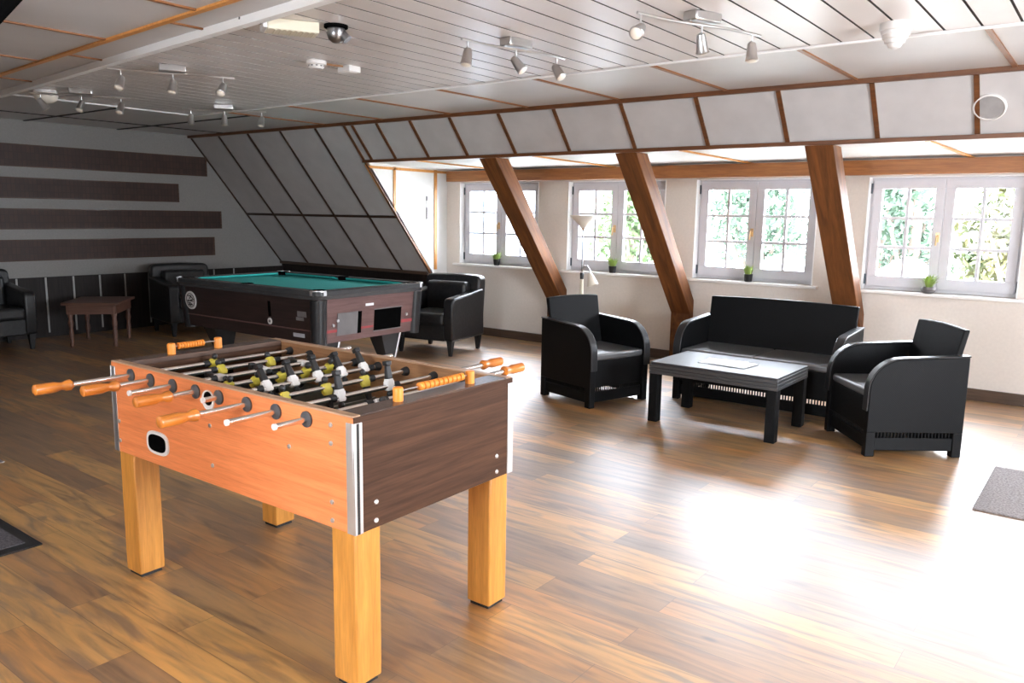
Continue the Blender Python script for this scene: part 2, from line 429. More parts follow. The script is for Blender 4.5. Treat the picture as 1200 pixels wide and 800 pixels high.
# gable wall, end wall and camera-side wall
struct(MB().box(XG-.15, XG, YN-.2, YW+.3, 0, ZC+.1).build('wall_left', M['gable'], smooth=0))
EW_FILL = [(1.8, 4.2)]  # unseen opening in the end wall, added to light the room
b = MB(); ez0, ez1 = .9, 2.0
b.box(XE, XE+.2, YN-.2, YW+.3, 0, ez0); b.box(XE, XE+.2, YN-.2, YW+.3, ez1, ZC+.1)
ys = [YN-.2]+[v for w in EW_FILL for v in w]+[YW+.3]
for i in range(0, len(ys), 2): b.box(XE, XE+.2, ys[i], ys[i+1], ez0, ez1)
struct(b.build('wall_end', M['plaster'], smooth=0))
NW_FILL = [(-2.2, -.9)]  # unseen opening behind the camera, added as extra light on the near side
b = MB(); nz0, nz1 = 1.0, 1.9
b.box(XG-.1, XE+.1, YN-.2, YN, 0, nz0); b.box(XG-.1, XE+.1, YN-.2, YN, nz1, ZC+.1)
xs = [XG-.1]+[v for w in NW_FILL for v in w]+[XE+.1]
for i in range(0, len(xs), 2): b.box(xs[i], xs[i+1], YN-.2, YN, nz0, nz1)
struct(b.build('wall_near', M['plaster'], smooth=0))
# unseen camera-side dormer, added to block light to far left: slope, cheek, low top
b = MB(); b.prism([(XG-.1, 1.28, ZC+.01), (-3.9, 1.28, ZC+.01), (-3.9, 1.28-(ZC-.3)/TG, .3), (XG-.1, 1.28-(ZC-.3)/TG, .3)], (0, -.06, 0)); struct(b.build('wall_added_slope', M['slope'], smooth=0))
struct(MB().box(XG-.1, -3.9, 1.20-(ZC-.3)/TG, 1.28-(ZC-.3)/TG, 0, .32).build('wall_added_knee', M['wains'], smooth=0))
b = MB(); b.prism([(-3.93, 1.26, ZC), (-3.93, YN, ZC), (-3.93, YN, 0), (-3.93, 1.24-(ZC-.3)/TG, 0), (-3.93, 1.24-(ZC-.3)/TG, .3)], (.03, 0, 0)); struct(b.build('wall_added_cheek', M['cheek'], smooth=0))
# baseboards
struct(MB().box(XC, XE, YW-.02, YW, 0, .10).build('baseboard_right', M['base'], bevel=.003))

def window(n, x0, x1):
    y0 = YW+.085
    b = MB(); f = .035
    b.box(x0, x1, y0, y0+.06, Z1W-f, Z1W); b.box(x0, x1, y0, y0+.06, Z0W, Z0W+f)
    b.box(x0, x0+f, y0, y0+.06, Z0W+f, Z1W-f); b.box(x1-f, x1, y0, y0+.06, Z0W+f, Z1W-f)
    root = struct(b.build('window_%d' % n, M['winframe'], bevel=.004))
    for jx0, jx1 in ((x0, x0+.008), (x1-.008, x1)): MB().box(jx0, jx1, YW-.006, y0, Z0W, Z1W).build('jamb', M['brightwhite'], root)
    MB().box(x0+.008, x1-.008, YW-.006, y0, Z1W-.008, Z1W).build('head_jamb', M['brightwhite'], root)
    xm = (x0+x1)/2
    for k, (a, c) in enumerate(((x0+f-.004, xm-.002), (xm+.002, x1-f+.004))):
        z0, z1 = Z0W+f-.006, Z1W-f+.006
        b = MB(); w = .075; ys, ye = y0-.018, y0+.04
        b.box(a, c, ys, ye, z1-w, z1); b.box(a, c, ys, ye, z0, z0+w+.02); b.box(a, a+w, ys, ye, z0+w+.02, z1-w); b.box(c-w, c, ys, ye, z0+w+.02, z1-w)
        gx0, gx1, gz0, gz1 = a+w, c-w, z0+w+.02, z1-w
        m = .013
        b.box((gx0+gx1)/2-m, (gx0+gx1)/2+m, ys+.012, ye-.01, gz0, gz1)
        for q in (1, 2):
            zz = gz0+(gz1-gz0)*q/3; b.box(gx0, gx1, ys+.013, ye-.011, zz-m, zz+m)
        b.build('sash', M['winframe'], root, bevel=.003)
        MB().box(gx0-.005, gx1+.005, y0+.012, y0+.018, gz0-.005, gz1+.005).build('pane', M['glass'], root, smooth=0)
    b = MB(); zh = (Z0W+Z1W)/2-.02
    b.box(xm-.045, xm-.015, y0-.026, y0-.016, zh-.04, zh+.04); b.tube([(xm-.03, y0-.026, zh+.015), (xm-.03, y0-.06, zh+.015), (xm-.032, y0-.065, zh-.07)], .008, 8)
    b.build('window_handle', M['brass'], root)
    for hx in (x0+.012, x1-.012):
        for hz in (Z0W+.09, Z1W-.10):
            MB().tube([(hx, y0-.012, hz-.045), (hx, y0-.012, hz+.045)], .010, 8).build('hinge', M['hinge'], root)
    MB().box(x0-.06, x1+.06, YW-.075, YW+.06, Z0W-.028, Z0W).build('window_sill', M['sill'], root, bevel=.006)
for i, (a, c) in enumerate(WINS): window(i+1, a, c)

# ------------------------------------------------------------------ timber posts and tie beam
pn = [('leftmost slanted brown timber post, in front of the first window', -5.30),
      ('middle slanted brown timber post behind the left black armchair and sofa', -3.72),
      ('rightmost slanted dark timber post, rising behind the right end of the sofa', -2.05)]
for lab, x in pn:
    prof = [(6.345, 2.064), (6.565, 2.061), (7.70, .655), (7.70, 0), (7.615, 0), (7.615, .52)]
    b = MB().prism([(x, y, z) for y, z in prof], (.215, 0, 0))
    tag(b.build('timber_post', M['post'], smooth=0, bevel=.006), lab, 'beam', 'slanted roof posts')
tag(MB().box(-6.84, XE-.05, 7.56, 7.66, 1.895, 2.022).build('tie_beam', M['beam'], bevel=.005), 'long horizontal brown beam running above the row of windows', 'beam')
# dark timber close to the camera, upper left
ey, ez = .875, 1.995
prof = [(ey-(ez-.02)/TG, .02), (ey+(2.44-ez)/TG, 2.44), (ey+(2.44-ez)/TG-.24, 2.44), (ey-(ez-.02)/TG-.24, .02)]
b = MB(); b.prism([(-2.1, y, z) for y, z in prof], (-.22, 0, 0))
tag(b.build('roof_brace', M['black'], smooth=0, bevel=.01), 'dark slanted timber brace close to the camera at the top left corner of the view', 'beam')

# ------------------------------------------------------------------ gable wall boards + wainscot
for i, (z0, z1, y1) in enumerate(((1.945, 2.195, 6.20), (1.595, 1.83, 5.78), (1.25, 1.485, 6.39), (.89, 1.135, 6.27))):
    lab = ['dark brown tag board on the gable wall, topmost of four', 'shortest dark brown tag board, second from the top on the gable wall',
           'longest dark brown tag board, third from the top on the gable wall', 'dark brown tag board on the gable wall, lowest of four above the panelling'][i]
    r = thing('tag_board', lab, 'wall board', (XG, 3.2, z0), 0, 'long boards on the gable wall')
    MB().box(0, .02, -2.2, y1-3.2, 0, z1-z0).build('backing', M['boards'], r, smooth=0)
    b = MB(); 
    for zz in (0, z1-z0-.012): b.box(.018, .026, -2.2, y1-3.2, zz, zz+.012)
    b.box(.018, .026, y1-3.2-.02, y1-3.2, .012, z1-z0-.012)
    b.build('frame', M['fledge'], r)
struct(MB().box(XG, XG+.02, YN, YK, 0, .70).build('wall_wainscot', M['wains'], smooth=0))
k = 0
y = 4.07-.31*8
while y < 6.6:
    struct(MB().box(XG+.018, XG+.024, y-.010, y+.010, .05, .695).build('trim_%d' % tn, M['wline'])); tn += 1
    y += .31

# thermometer strip on the cheek
r = thing('wall_thermometer', 'narrow grey thermometer strip on the white dormer cheek wall', 'thermometer', (XC, 7.324, 1.42))
MB().box(0, .008, -.018, .018, 0, .30).build('back_plate', M['whitepl'], r, bevel=.003)
b = MB(); b.box(.008, .013, -.014, .010, .235, .29); b.build('upper_scale', M['grey'], r)
b = MB(); b.box(.008, .013, -.014, .006, .01, .155); b.build('lower_scale', M['grey'], r)

# ------------------------------------------------------------------ foosball table
FO = (-1.771, 1.5488); PH = .0169
FL_, FD, FT, FB = 1.413, .795, .900, .528
# local frame: origin at near right corner on floor, +x along room x (table lies at x in [-L,0]), +y depth
ft = thing('foosball_table', 'orange and walnut foosball table with eight steel rods in the foreground', 'foosball table', (FO[0], FO[1], 0), PH)
T_ = .032; EL = .085
b = MB()
# side boards with a slightly lighter cap on top
def side(y0, y1, name, mat, inner):
    b = MB(); b.mi = 0; b.box(-FL_, 0, y0, y1, FB, FT-.006); b.mi = 1; b.box(-FL_+.002, -.002, y0, y1, FT-.006, FT)
    return b.build(name, [mat, M['ftop']], ft, bevel=.0015)
side(0, T_, 'long_side_panel', M['fbox'], None)['label'] = 'orange long side panel facing the camera'
b = MB(); b.mi = 0; b.box(-FL_, 0, FD-T_, FD, FB, FT-.006); b.mi = 1; b.box(-FL_+.002, -.002, FD-T_, FD, FT-.006, FT)
b.build('long_side_panel', [M['finner'], M['ftop']], ft, bevel=.0015)
for x0, x1, e0, e1 in ((-.022, -.001, -EL, -.022), (-FL_+.001, -FL_+.022, -FL_+.022, -FL_+EL)):
    b = MB(); b.mi = 0; b.box(x0, x1, T_, FD-T_, FB, FT-.022)
    b.box(e0 if x0 < -.5 else e0, e0+.02 if x0 > -.5 else e1, T_, FD-T_, .72, FT-.022) if False else None
    b.build('end_panel', [M['fend']], ft, bevel=.001)
    xi = e0 if x0 > -.5 else e1-.02
    MB().box(xi, xi+.02, T_, FD-T_, .70, FT-.022).build('inner_end_board', M['fend'], ft)
    MB().box(min(x0, e0), max(x1, e1), T_, FD-T_, FT-.022, FT-.001).build('end_ledge', M['fledge'], ft, bevel=.002)
# dark end face also over the side board ends
b = MB(); b.box(-.0005, .004, .0, FD, FB, FT-.004); b.build('end_veneer', M['fend'], ft, bevel=.001)
# goal openings (dark) in inner boards
for xi in (-EL-.002, -FL_+EL):
    MB().box(xi-.001, xi+.003, FD/2-.10, FD/2+.10, .725, .80).build('goal_mouth', M['black'], ft)
b = MB(); b.box(-FL_+.02, -.02, T_, FD-T_, .70, .72); b.build('playing_field', M['field'], ft)
xm = -FL_/2
MB().box(xm-.003, xm+.003, T_, FD-T_, .72, .7206).build('centre_line', M['whitepl'], ft, smooth=0)
MB().tube([(xm+.09*C(a*PI/16), FD/2+.09*S(a*PI/16), .7205) for a in range(33)], .0025, 4, caps=False).build('centre_circle', M['whitepl'], ft, smooth=0)
for sx in (-FL_+EL+.17, -EL-.17): MB().box(sx-.002, sx+.002, FD/2-.17, FD/2+.17, .72, .7206).build('goal_line', M['whitepl'], ft, smooth=0)
MB().box(-FL_+.02, -.02, T_, FD-T_, FB+.01, FB+.02).build('bottom_board', M['finner'], ft)
# legs with rubber feet
for (lx, ly) in ((-.116, .008), (-FL_+.008, .008), (-.116, FD-.116), (-FL_+.008, FD-.116)):
    lg = MB().box(lx, lx+.108, ly, ly+.108, .014, FB+.03).build('leg', M['leg'], ft, bevel=.006)
    MB().box(lx+.01, lx+.098, ly+.01, ly+.098, 0, .016).build('rubber_foot', M['foot'], lg)
# aluminium corner angles
def angle(cx, cy, sx, sy, name='corner_angle'):
    b = MB(); w = .030; t = .003; z0, z1 = FB+.0, FT-.022
    x0, x1 = sorted((cx, cx+sx*w)); yy0, yy1 = sorted((cy, cy-sy*t)); b.box(x0, x1, yy0, yy1, z0, z1)
    x0, x1 = sorted((cx, cx-sx*(t+.004))); yy0, yy1 = sorted((cy-sy*t, cy+sy*w)); b.box(x0, x1, yy0, yy1, z0, z1)
    b.build(name, M['alu'], ft, bevel=.001)
angle(0, 0, -1, 1); angle(-FL_, 0, 1, 1); angle(0, FD, -1, -1); angle(-FL_, FD, 1, -1)
MB().box(.0045, .0075, .006, .017, FB+.001, FT-.023).build('angle_shadow_strip', M['blackpl'], ft)
# ball return (oval) and ball entry (round) on the near side
def disc_y(prof_r, cx, cz, y0, y1, seg=24, ex=1.0, ez=1.0, power=2.0):
    pts = []
    for k in range(seg):
        a = 2*PI*k/seg; ca, sa = C(a), S(a)
        pts.append((cx+prof_r*ex*math.copysign(abs(ca)**(2/power), ca), y0, cz+prof_r*ez*math.copysign(abs(sa)**(2/power), sa)))
    return pts
b = MB(); b.prism(disc_y(.052, -1.09, .616, -.006, 0, 32, 1.45, .88, 3.0), (0, .008, 0)); rim = b.build('ball_return', M['whitepl'], ft, bevel=.001)
b = MB(); b.prism(disc_y(.040, -1.09, .616, -.0075, 0, 32, 1.50, .84, 3.0), (0, .004, 0)); b.build('opening', M['black'], rim)
b = MB(); b.prism(disc_y(.036, -.742, .838, -.005, 0), (0, .007, 0)); rim = b.build('ball_entry', M['whitepl'], ft)
b = MB(); b.prism(disc_y(.025, -.738, .845, -.0065, 0), (0, .004, 0)); b.build('opening', M['black'], rim)
# screws
for (sx, sz) in ((-1.375, .655), (-1.375, .575), (-.742, .745), (-.302, .752), (-.10, .858), (-.10, .80), (-.10, .612), (-.10, .552), (-.735, .60)):
    MB().lathe([(.001, .0045), (.007, .0035), (.0085, 0)], M_=Matrix.Translation((sx, 0, sz)) @ Matrix.Rotation(R(90), 4, 'X'), seg=12).build('screw', M['alu'], ft)
for (sy, sz) in ((.087, .612), (.086, .552), (.701, .612), (.702, .552)):
    MB().lathe([(.001, .0045), (.007, .0035), (.0085, 0)], M_=Matrix.Translation((.004, sy, sz)) @ Matrix.Rotation(R(90), 4, 'Y'), seg=12).build('screw', M['alu'], ft)
# score counters on the ledges
for cx, v0, v1, b0, b1 in ((-.045, .235, .60, .33, .56), (-FL_+.045, .234, .455, .262, .385)):
    for v in (v1, v0): pst = MB().lathe([(.017, 0), (.017, .042), (.014, .046)], (cx, v, FT-.001), 16).build('score_post', M['score'], ft, bevel=.001)
    MB().tube([(cx, v0, FT+.030), (cx, v1, FT+.030)], .0035, 8).build('score_rod', M['rodm'], pst)
    nb = 10
    for k in range(nb):
        y = b0+(b1-b0)*(k+.5)/nb; w = (b1-b0)/nb*.44
        MB().tube([(cx, y-w, FT+.030), (cx, y-w*.8, FT+.030), (cx, y+w*.8, FT+.030), (cx, y+w, FT+.030)], [.011, .014, .014, .011], 12).build('score_bead', M['score'], pst)
# player mesh (origin on the rod axis; figure hangs along -z, faces +x)
def player_mesh(shirt, name):
    b = MB(); b.mi = 0
    b.box(-.011, .011, -.015, .015, -.028, .016)          # torso round the rod
    b.box(-.009, .009, -.021, -.014, -.020, .012); b.box(-.009, .009, .014, .021, -.020, .012)   # arms
    b.mi = 1
    b.lathe([(.004, .016), (.010, .022), (.0125, .031), (.009, .040), (.003, .043)], seg=12)     # head
    b.hexa([(-.006, -.010, -.078), (.008, -.010, -.078), (.008, .010, -.078), (-.006, .010, -.078)],
           [(-.010, -.013, -.028), (.010, -.013, -.028), (.010, .013, -.028), (-.010, .013, -.028)])
    b.box(-.011, .015, -.012, .012, -.095, -.078)
    o = b.build(name, [shirt, M['blackpl']], bevel=.0025)
    return o
py = player_mesh(M['yellow'], 'player_figure'); pw = player_mesh(M['whitepl'], 'player_figure')
rods = [ # s, team, offsets of men (v), tilt, near end v, near handle?, far end v, far handle?
 (1.260, 'y', [.36], 20, -.357, True, .93, False),
 (1.118, 'y', [.30, .54], -35, -.258, True, 1.0, False),
 (.966, 'w', [.20, .40, .60], 95, -.164, False, .86, False),
 (.818, 'y', [.13, .25, .37, .49, .61], 30, -.228, True, .98, False),
 (.678, 'w', [.20, .32, .44, .56, .68], 150, -.061, False, .86, False),
 (.517, 'y', [.15, .34, .53], -20, -.316, True, .90, False),
 (.362, 'w', [.27, .51], 170, -.182, False, 1.20, True),
 (.210, 'w', [.30], 70, -.121, False, 1.15, True)]
RZ = .858
pnum = 0
for s, team, men, tilt, n0, nh, f1, fh in rods:
    x = -s
    ya = n0+(.10 if nh else 0); yb = f1-(.10 if fh else 0)
    rod = MB().tube([(x, ya, RZ), (x, yb, RZ)], .0095, 12).build('rod', M['rodm'], ft)
    def handle(y0, y1):   # y0 outer end, y1 inner end
        d = (y1-y0)
        prof = [(0, .012), (.03, .0165), (.5, .0168), (.62, .0135), (.72, .0115), (.80, .016), (.93, .0175), (1, .010)]
        MB().tube([(x, y0+d*t, RZ) for t, _ in prof], [r*1.2 for _, r in prof], 14).build('handle', M['handle'], rod)
    if nh: handle(n0, n0+.135)
    if fh: handle(f1, f1-.135)
    if not nh: MB().tube([(x, n0-.006, RZ), (x, n0+.002, RZ)], .0102, 12).build('end_cap', M['whitepl'], rod)
    # bearings in both side boards
    for yy, sg in ((0, -1), (FD, 1)):
        MB().tube([(x, yy, RZ), (x, yy+sg*.006, RZ), (x, yy+sg*.009, RZ)], [.026, .026, .013], 20).build('rod_bearing', M['bearing'], ft)
    for yy, sg in ((T_, 1), (FD-T_, -1)):
        MB().tube([(x, yy, RZ), (x, yy+sg*.008, RZ), (x, yy+sg*.024, RZ)], [.019, .019, .014], 16).build('inner_bearing', M['foot'], ft)
    for v in men:
        src = py if team == 'y' else pw
        o = src if src.parent is None else src.copy()
        if o is not src: COL.objects.link(o)
        o.parent = rod; o.location = (x, v, RZ); o.rotation_euler = (0, R(tilt+random.uniform(-4, 4)), 0)
        for sgn in (-1, 1):
            pass
    # rubber bumpers either side of the outer men
    for v in (min(men)-.035, max(men)+.035):
        MB().tube([(x, v-.012, RZ), (x, v+.012, RZ)], .0135, 12).build('rubber_bumper', M['foot'], rod)

# ------------------------------------------------------------------ pool table
PL, PW = 2.20, 1.40
pr_ = .03
pt = thing('pool_table', 'long dark pool table with teal cloth in front of the sloped wall', 'pool table', (-5.47, 4.41, 0), pr_)
# local: x in [-PL,0], y in [0,PW]
def rrect(x0, x1, y0, y1, r, n=6):
    pts = []
    for cx, cy, a in ((x1-r, y0+r, -90), (x1-r, y1-r, 0), (x0+r, y1-r, 90), (x0+r, y0+r, 180)):
        for k in range(n+1):
            t = R(a+90*k/n); pts.append((cx+r*C(t), cy+r*S(t)))
    return pts
def ring(b, o, i, z0, z1):
    n = len(o); bm = b.bm
    v = [[bm.verts.new((p[0], p[1], z)) for p in P] for P, z in ((o, z0), (o, z1), (i, z1), (i, z0))]
    fs = []
    for a in range(4):
        A, B = v[a], v[(a+1) % 4]
        for k in range(n): fs.append(bm.faces.new((A[k], A[(k+1) % n], B[(k+1) % n], B[k])))
    b._tag(fs)
top_o = rrect(-PL, 0, 0, PW, .09); top_i = rrect(-PL+.115, -.115, .115, PW-.115, .02)
b = MB(); ring(b, top_o, top_i, .772, .82); b.build('top_rail', M['poolrail'], pt, bevel=.008)
b = MB(); b.hexa([(p[0]*.985-.015, (p[1]-PW/2)*.98+PW/2, .742) for p in top_o], [(p[0]*.995-.005, (p[1]-PW/2)*.985+PW/2, .774) for p in top_o]); b.build('rail_skirt', M['poolrail'], pt)
# tapering cabinet: long dark sides, mauve ends
b = MB()
x0t, x1t, y0t, y1t = -PL+.05, -.05, .04, PW-.04
x0b, x1b, y0b, y1b = -PL+.08, -.085, .065, PW-.065
zt, zb = .745, .34
b.hexa([(x0b, y0b, zb), (x1b, y0b, zb), (x1b, y1b, zb), (x0b, y1b, zb)], [(x0t, y0t, zt), (x1t, y0t, zt), (x1t, y1t, zt), (x0t, y1t, zt)])
cab = b.build('cabinet', M['poolcab'], pt)
# mauve end face panel, slightly proud
def endpt(y, z, off=.006):   # y along end (0..PW), follows the taper
    t = (zt-z)/(zt-zb); x = x1t+(x1b-x1t)*t+off
    yy0 = y0t+(y0b-y0t)*t; yy1 = y1t+(y1b-y1t)*t
    return (x, min(max(y, yy0), yy1), z)
def endplate(name, y0, y1, z0, z1, mat, off, th=.01, parent=None):
    b = MB(); P = [endpt(y0, z0, off), endpt(y1, z0, off), endpt(y1, z1, off), endpt(y0, z1, off)]
    b.prism(P, (-th, 0, 0)); return b.build(name, mat, parent or pt)
ep = endplate('end_face', 0, PW, zb+.002, zt, M['poolend'], .006, .012)
endplate('ball_window', .73, 1.09, .40, .60, M['black'], .010, parent=ep)
endplate('window_rim', .72, 1.10, .60, .608, M['grey'], .014, parent=ep); endplate('window_rim', .72, 1.10, .392, .40, M['grey'], .014, parent=ep)
endplate('coin_door', .27, .56, .40, .605, M['grey'], .014, parent=ep)
endplate('coin_door_edge', .515, .56, .40, .605, M['black'], .016, parent=ep)
endplate('price_label', .61, .71, .645, .668, M['paper'], .012, .006, ep)
endplate('red_stripe', .0, .27, .435, .46, M['red'], .010, parent=ep); endplate('red_stripe', .56, .72, .435, .455, M['red'], .010, parent=ep); endplate('red_stripe', 1.10, 1.3, .44, .47, M['red'], .010, parent=ep)
for yy, zz in ((.22, .50), (.27, .54), (1.16, .52)):
    p = Vector(endpt(yy, zz, .008)); MB().tube([p, p+Vector((.014, 0, 0))], .014, 12).build('lock', M['alu'], ep)
# rounded black corner columns
for cx, cy, bx, by in ((-.090, .085, -.115, .10), (-.090, PW-.085, -.115, PW-.10), (-PL+.105, .10, -PL+.135, .12), (-PL+.105, PW-.10, -PL+.135, PW-.12)):
    b = MB(); b.tube([(bx, by, zb-.02), (cx, cy, .74)], [.070, .074], 20); b.build('corner_column', M['blackpl'], pt)
# corner caps
for cx, cy in ((0, 0), (0, PW), (-PL, 0), (-PL, PW)):
    sx = -1 if cx == 0 else 1; sy = 1 if cy == 0 else -1
    pts = [(cx+sx*(.10-.102*C(R(a))), cy+sy*(.10-.102*S(R(a)))) for a in range(0, 91, 10)]
    inn = [(cx+sx*(.10-.088*C(R(a))), cy+sy*(.10-.088*S(R(a)))) for a in range(90, -1, -10)]
    MB().prism([(p[0], p[1], .778) for p in pts+inn], (0, 0, .045)).build('corner_cap', M['alu'], pt)
# bed cloth + cushions + pockets
MB().box(-PL+.10, -.10, .10, PW-.10, .765, .785).build('bed_cloth', M['cloth'], pt)
cw = .045
def cushion(p, q, n):
    # p,q along the rail on the inner edge of the frame, n inward normal
    p, q, n = Vector(p), Vector(q), Vector(n); d = (q-p).normalized()
    b = MB(); b.prism([p+Vector((0, 0, .784)), q+Vector((0, 0, .784)), q-d*.035+n*cw+Vector((0, 0, .800)), p+d*.035+n*cw+Vector((0, 0, .800))], (0, 0, .018)); b.build('cushion', M['cloth'], pt, bevel=.003)
g = .115; pk = .065
xa, xb_, xm_ = -PL+g, -g, -PL/2
for y, n in ((g, (0, 1, 0)), (PW-g, (0, -1, 0))):
    cushion((xa+pk, y, 0), (xm_-pk, y, 0), n); cushion((xm_+pk, y, 0), (xb_-pk, y, 0), n)
cushion((xb_, g+pk, 0), (xb_, PW-g-pk, 0), (-1, 0, 0)); cushion((xa, g+pk, 0), (xa, PW-g-pk, 0), (1, 0, 0))
for cx, cy in ((xa, g), (xm_, g-.02), (xb_, g), (xa, PW-g), (xm_, PW-g+.02), (xb_, PW-g)):
    MB().lathe([(.055, .784), (.058, .822), (.048, .824), (.046, .79)], (cx, cy, 0), 18).build('pocket', M['black'], pt)
# logo, lock and labels on the long side
def longpt(s, z, off=.004):
    t = (zt-z)/(zt-zb); return (-s, y0t+(y0b-y0t)*t-off, z)
def longplate(name, s, z, w, h, mat, off=.004, parent=cab):
    b = MB(); P = [longpt(s+w/2, z-h/2, off), longpt(s-w/2, z-h/2, off), longpt(s-w/2, z+h/2, off), longpt(s+w/2, z+h/2, off)]
    b.prism(P, (0, .008, 0)); return b.build(name, mat, parent, smooth=0)
tilt = math.atan2(y0b-y0t, zt-zb)
def longdisc(name, s, z, r, mat, off, ri=0, th=.006):
    b = MB(); p = Vector(longpt(s, z, off))
    Mx = Matrix.Translation(p) @ Matrix.Rotation(tilt, 4, 'X') @ Matrix.Rotation(R(90), 4, 'X')
    if ri: 
        b.lathe([(ri, 0), (r, 0), (r, th), (ri, th)], seg=32, M_=Mx)
    else: b.lathe([(r, 0), (r, th)], seg=32, M_=Mx)
    return b.build(name, mat, pt if name == 'round_emblem' else cab)
em = longdisc('round_emblem', 1.96, .60, .092, M['whitepl'], .003)
p = Vector(longpt(1.96, .60, .0105)); RX = Matrix.Rotation(tilt, 4, 'X')
def strokes(name, lines, w, parent=None):
    b = MB()
    for (ax, az), (bx_, bz) in lines:
        A = p+RX @ Vector((ax, 0, az)); B = p+RX @ Vector((bx_, 0, bz)); b.bar(A, B, .003, w, up=(B-A).cross(Vector((0, 1, 0))))
    return b.build(name, M['poolcab'], em, smooth=0)
th = [(.068*C(2*PI*k/24), .068*S(2*PI*k/24)) for k in range(25)]
strokes('emblem_ring', list(zip(th, th[1:])), .006)
strokes('emblem_mark', [((-.045, .045), (.02, .045)), ((.02, .045), (-.02, .012)), ((-.05, .0), (.05, -.01)), ((-.055, -.012), (.055, .012)), ((-.02, -.02), (.03, -.045)), ((.03, -.045), (-.035, -.045)), ((-.01, .05), (.045, .02)), ((-.045, -.02), (0, -.055))], .009)
longdisc('side_lock', .72, .50, .030, M['whitepl'], .004); longdisc('lock_core', .72, .50, .012, M['grey'], .007)
longplate('cue_slot', .72, .615, .035, .14, M['black'])
longplate('faded_label', .27, .60, .12, .05, M['grey']); longplate('faded_label', .30, .555, .10, .03, M['grey']); longplate('maker_sticker', .33, .405, .15, .035, M['print'])
b = MB(); b.prism([longpt(PL-.14, .452, .004), longpt(.14, .452, .004), longpt(.14, .462, .004), longpt(PL-.14, .462, .004)], (0, .01, 0)); b.build('side_moulding', M['poolend'], cab)
# legs: splayed panel legs with a pale metal edge
for ex in (0, 1):
    for ey in (0, 1):
        xo = -.26 if ex == 0 else -PL+.40; sx = 1 if ex == 0 else -1
        yo = .30 if ey == 0 else PW-.30; sy = -1 if ey == 0 else 1
        b = MB(); 
        bot = [(xo-.05, yo-.05, .02), (xo+.05, yo-.05, .02), (xo+.05, yo+.05, .02), (xo-.05, yo+.05, .02)]
        tp = [(xo-.10, yo-.18, zb+.01), (xo+.10, yo-.18, zb+.01), (xo+.10, yo+.09, zb+.01), (xo-.10, yo+.09, zb+.01)]
        b.hexa(bot, tp); lg = b.build('leg', M['blackpl'], pt)
        b = MB(); b.bar((xo+sx*.052, yo+.045, .03), (xo+sx*.102, yo+.085, zb), .022, .014); b.build('metal_edge', M['alu'], lg)
        MB().lathe([(.035, 0), (.035, .022)], (xo, yo, 0), 16).build('foot', M['foot'], lg)
# moulding to ground things: chalk on rail
# ------------------------------------------------------------------ leather tub armchairs
def tub_chair(label, loc, rz):
    """local: front faces -y, origin centre of footprint"""
    r = thing('leather_armchair', label, 'armchair', loc, rz, 'black leather tub armchairs')
    W, D = .74, .70; aw = .12
    for sx in (-1, 1):
        xo = sx*(W/2-aw) if sx > 0 else -W/2
        prof = [(-D/2+.02, .16), (-D/2, .20), (-D/2, .56)]+[(-D/2+.06-.06*C(R(a)), .56+.06*S(R(a))) for a in (30, 60, 90)]+[(0, .645), (D/2-.12, .675), (D/2-.02, .68), (D/2, .16)]
        b = MB().prism([(xo, y, z) for y, z in prof], (aw, 0, 0)); b.build('arm', M['leather'], r, bevel=.022, seg=4)
    # back with rounded top corners, reclined
    pts = [(-W/2+.015, .16), (W/2-.015, .16), (W/2-.015, .74)]+[(W/2-.075+.06*C(R(a)), .765+.06*S(R(a))) for a in (10, 35, 60, 90)]+[(0, .835)]+[(-W/2+.075-.06*C(R(a)), .765+.06*S(R(a))) for a in (90, 60, 35, 10)]+[(-W/2+.015, .74)]
    sh = Matrix.Shear('XZ', 4, (0, 0)) if False else Matrix.Identity(4)
    b = MB(); b.prism([(x, D/2-.15+(z-.16)*.10, z) for x, z in pts], (0, .15, 0)); b.build('back', M['leather'], r, bevel=.028, seg=4)
    b = MB(); b.box(-W/2+aw-.004, W/2-aw+.004, D/2-.24, D/2-.10, .42, .76); b.build('back_cushion', M['leather'], r, bevel=.04, seg=4)
    b = MB(); b.box(-W/2+aw-.004, W/2-aw+.004, -D/2-.01, D/2-.16, .325, .455); b.build('seat_cushion', M['leather'], r, bevel=.035, seg=4)
    b = MB(); b.box(-W/2+aw-.01, W/2-aw+.01, -D/2+.015, D/2-.1, .16, .33); b.build('base', M['leather'], r, bevel=.012)
    for sx in (-1, 1):
        for sy in (-1, 1):
            x, y = sx*(W/2-.055), sy*(D/2-.05)
            b = MB(); b.hexa([(x-.016, y-.016, 0), (x+.016, y-.016, 0), (x+.016, y+.016, 0), (x-.016, y+.016, 0)], [(x-.032, y-.032, .165), (x+.032, y-.032, .165), (x+.032, y+.032, .165), (x-.032, y+.032, .165)])
            b.build('leg', M['foot'], r)
    return r
th_ = math.atan2(6.234-6.895, -5.547+5.676)   # facing direction angle
f = Vector((C(th_), S(th_), 0)); side_ = Vector((f.y, -f.x, 0))  # to its left-facing... 
FRc = Vector((-5.53, 6.22, 0))
# centre = front-right corner moved back and to the chair's inside
right = Vector((-f.y, f.x, 0))
cen = FRc - f*.35 - right*.37
tub = tub_chair('black leather tub armchair by the first window, right of the pool table', cen, th_+PI/2)
dup(tub, (-9.50, 3.27, 0), R(90), 'black leather tub armchair cut off by the left edge, against dark panelling')
dup(tub, (-9.15, 5.40, 0), R(80), 'black leather tub armchair in the dark behind the far left end of the pool table')

# small old table between the dark armchairs
st = thing('side_table', 'low dark wooden table with turned legs against the panelling', 'table', (-9.085, 4.265, 0), R(49))
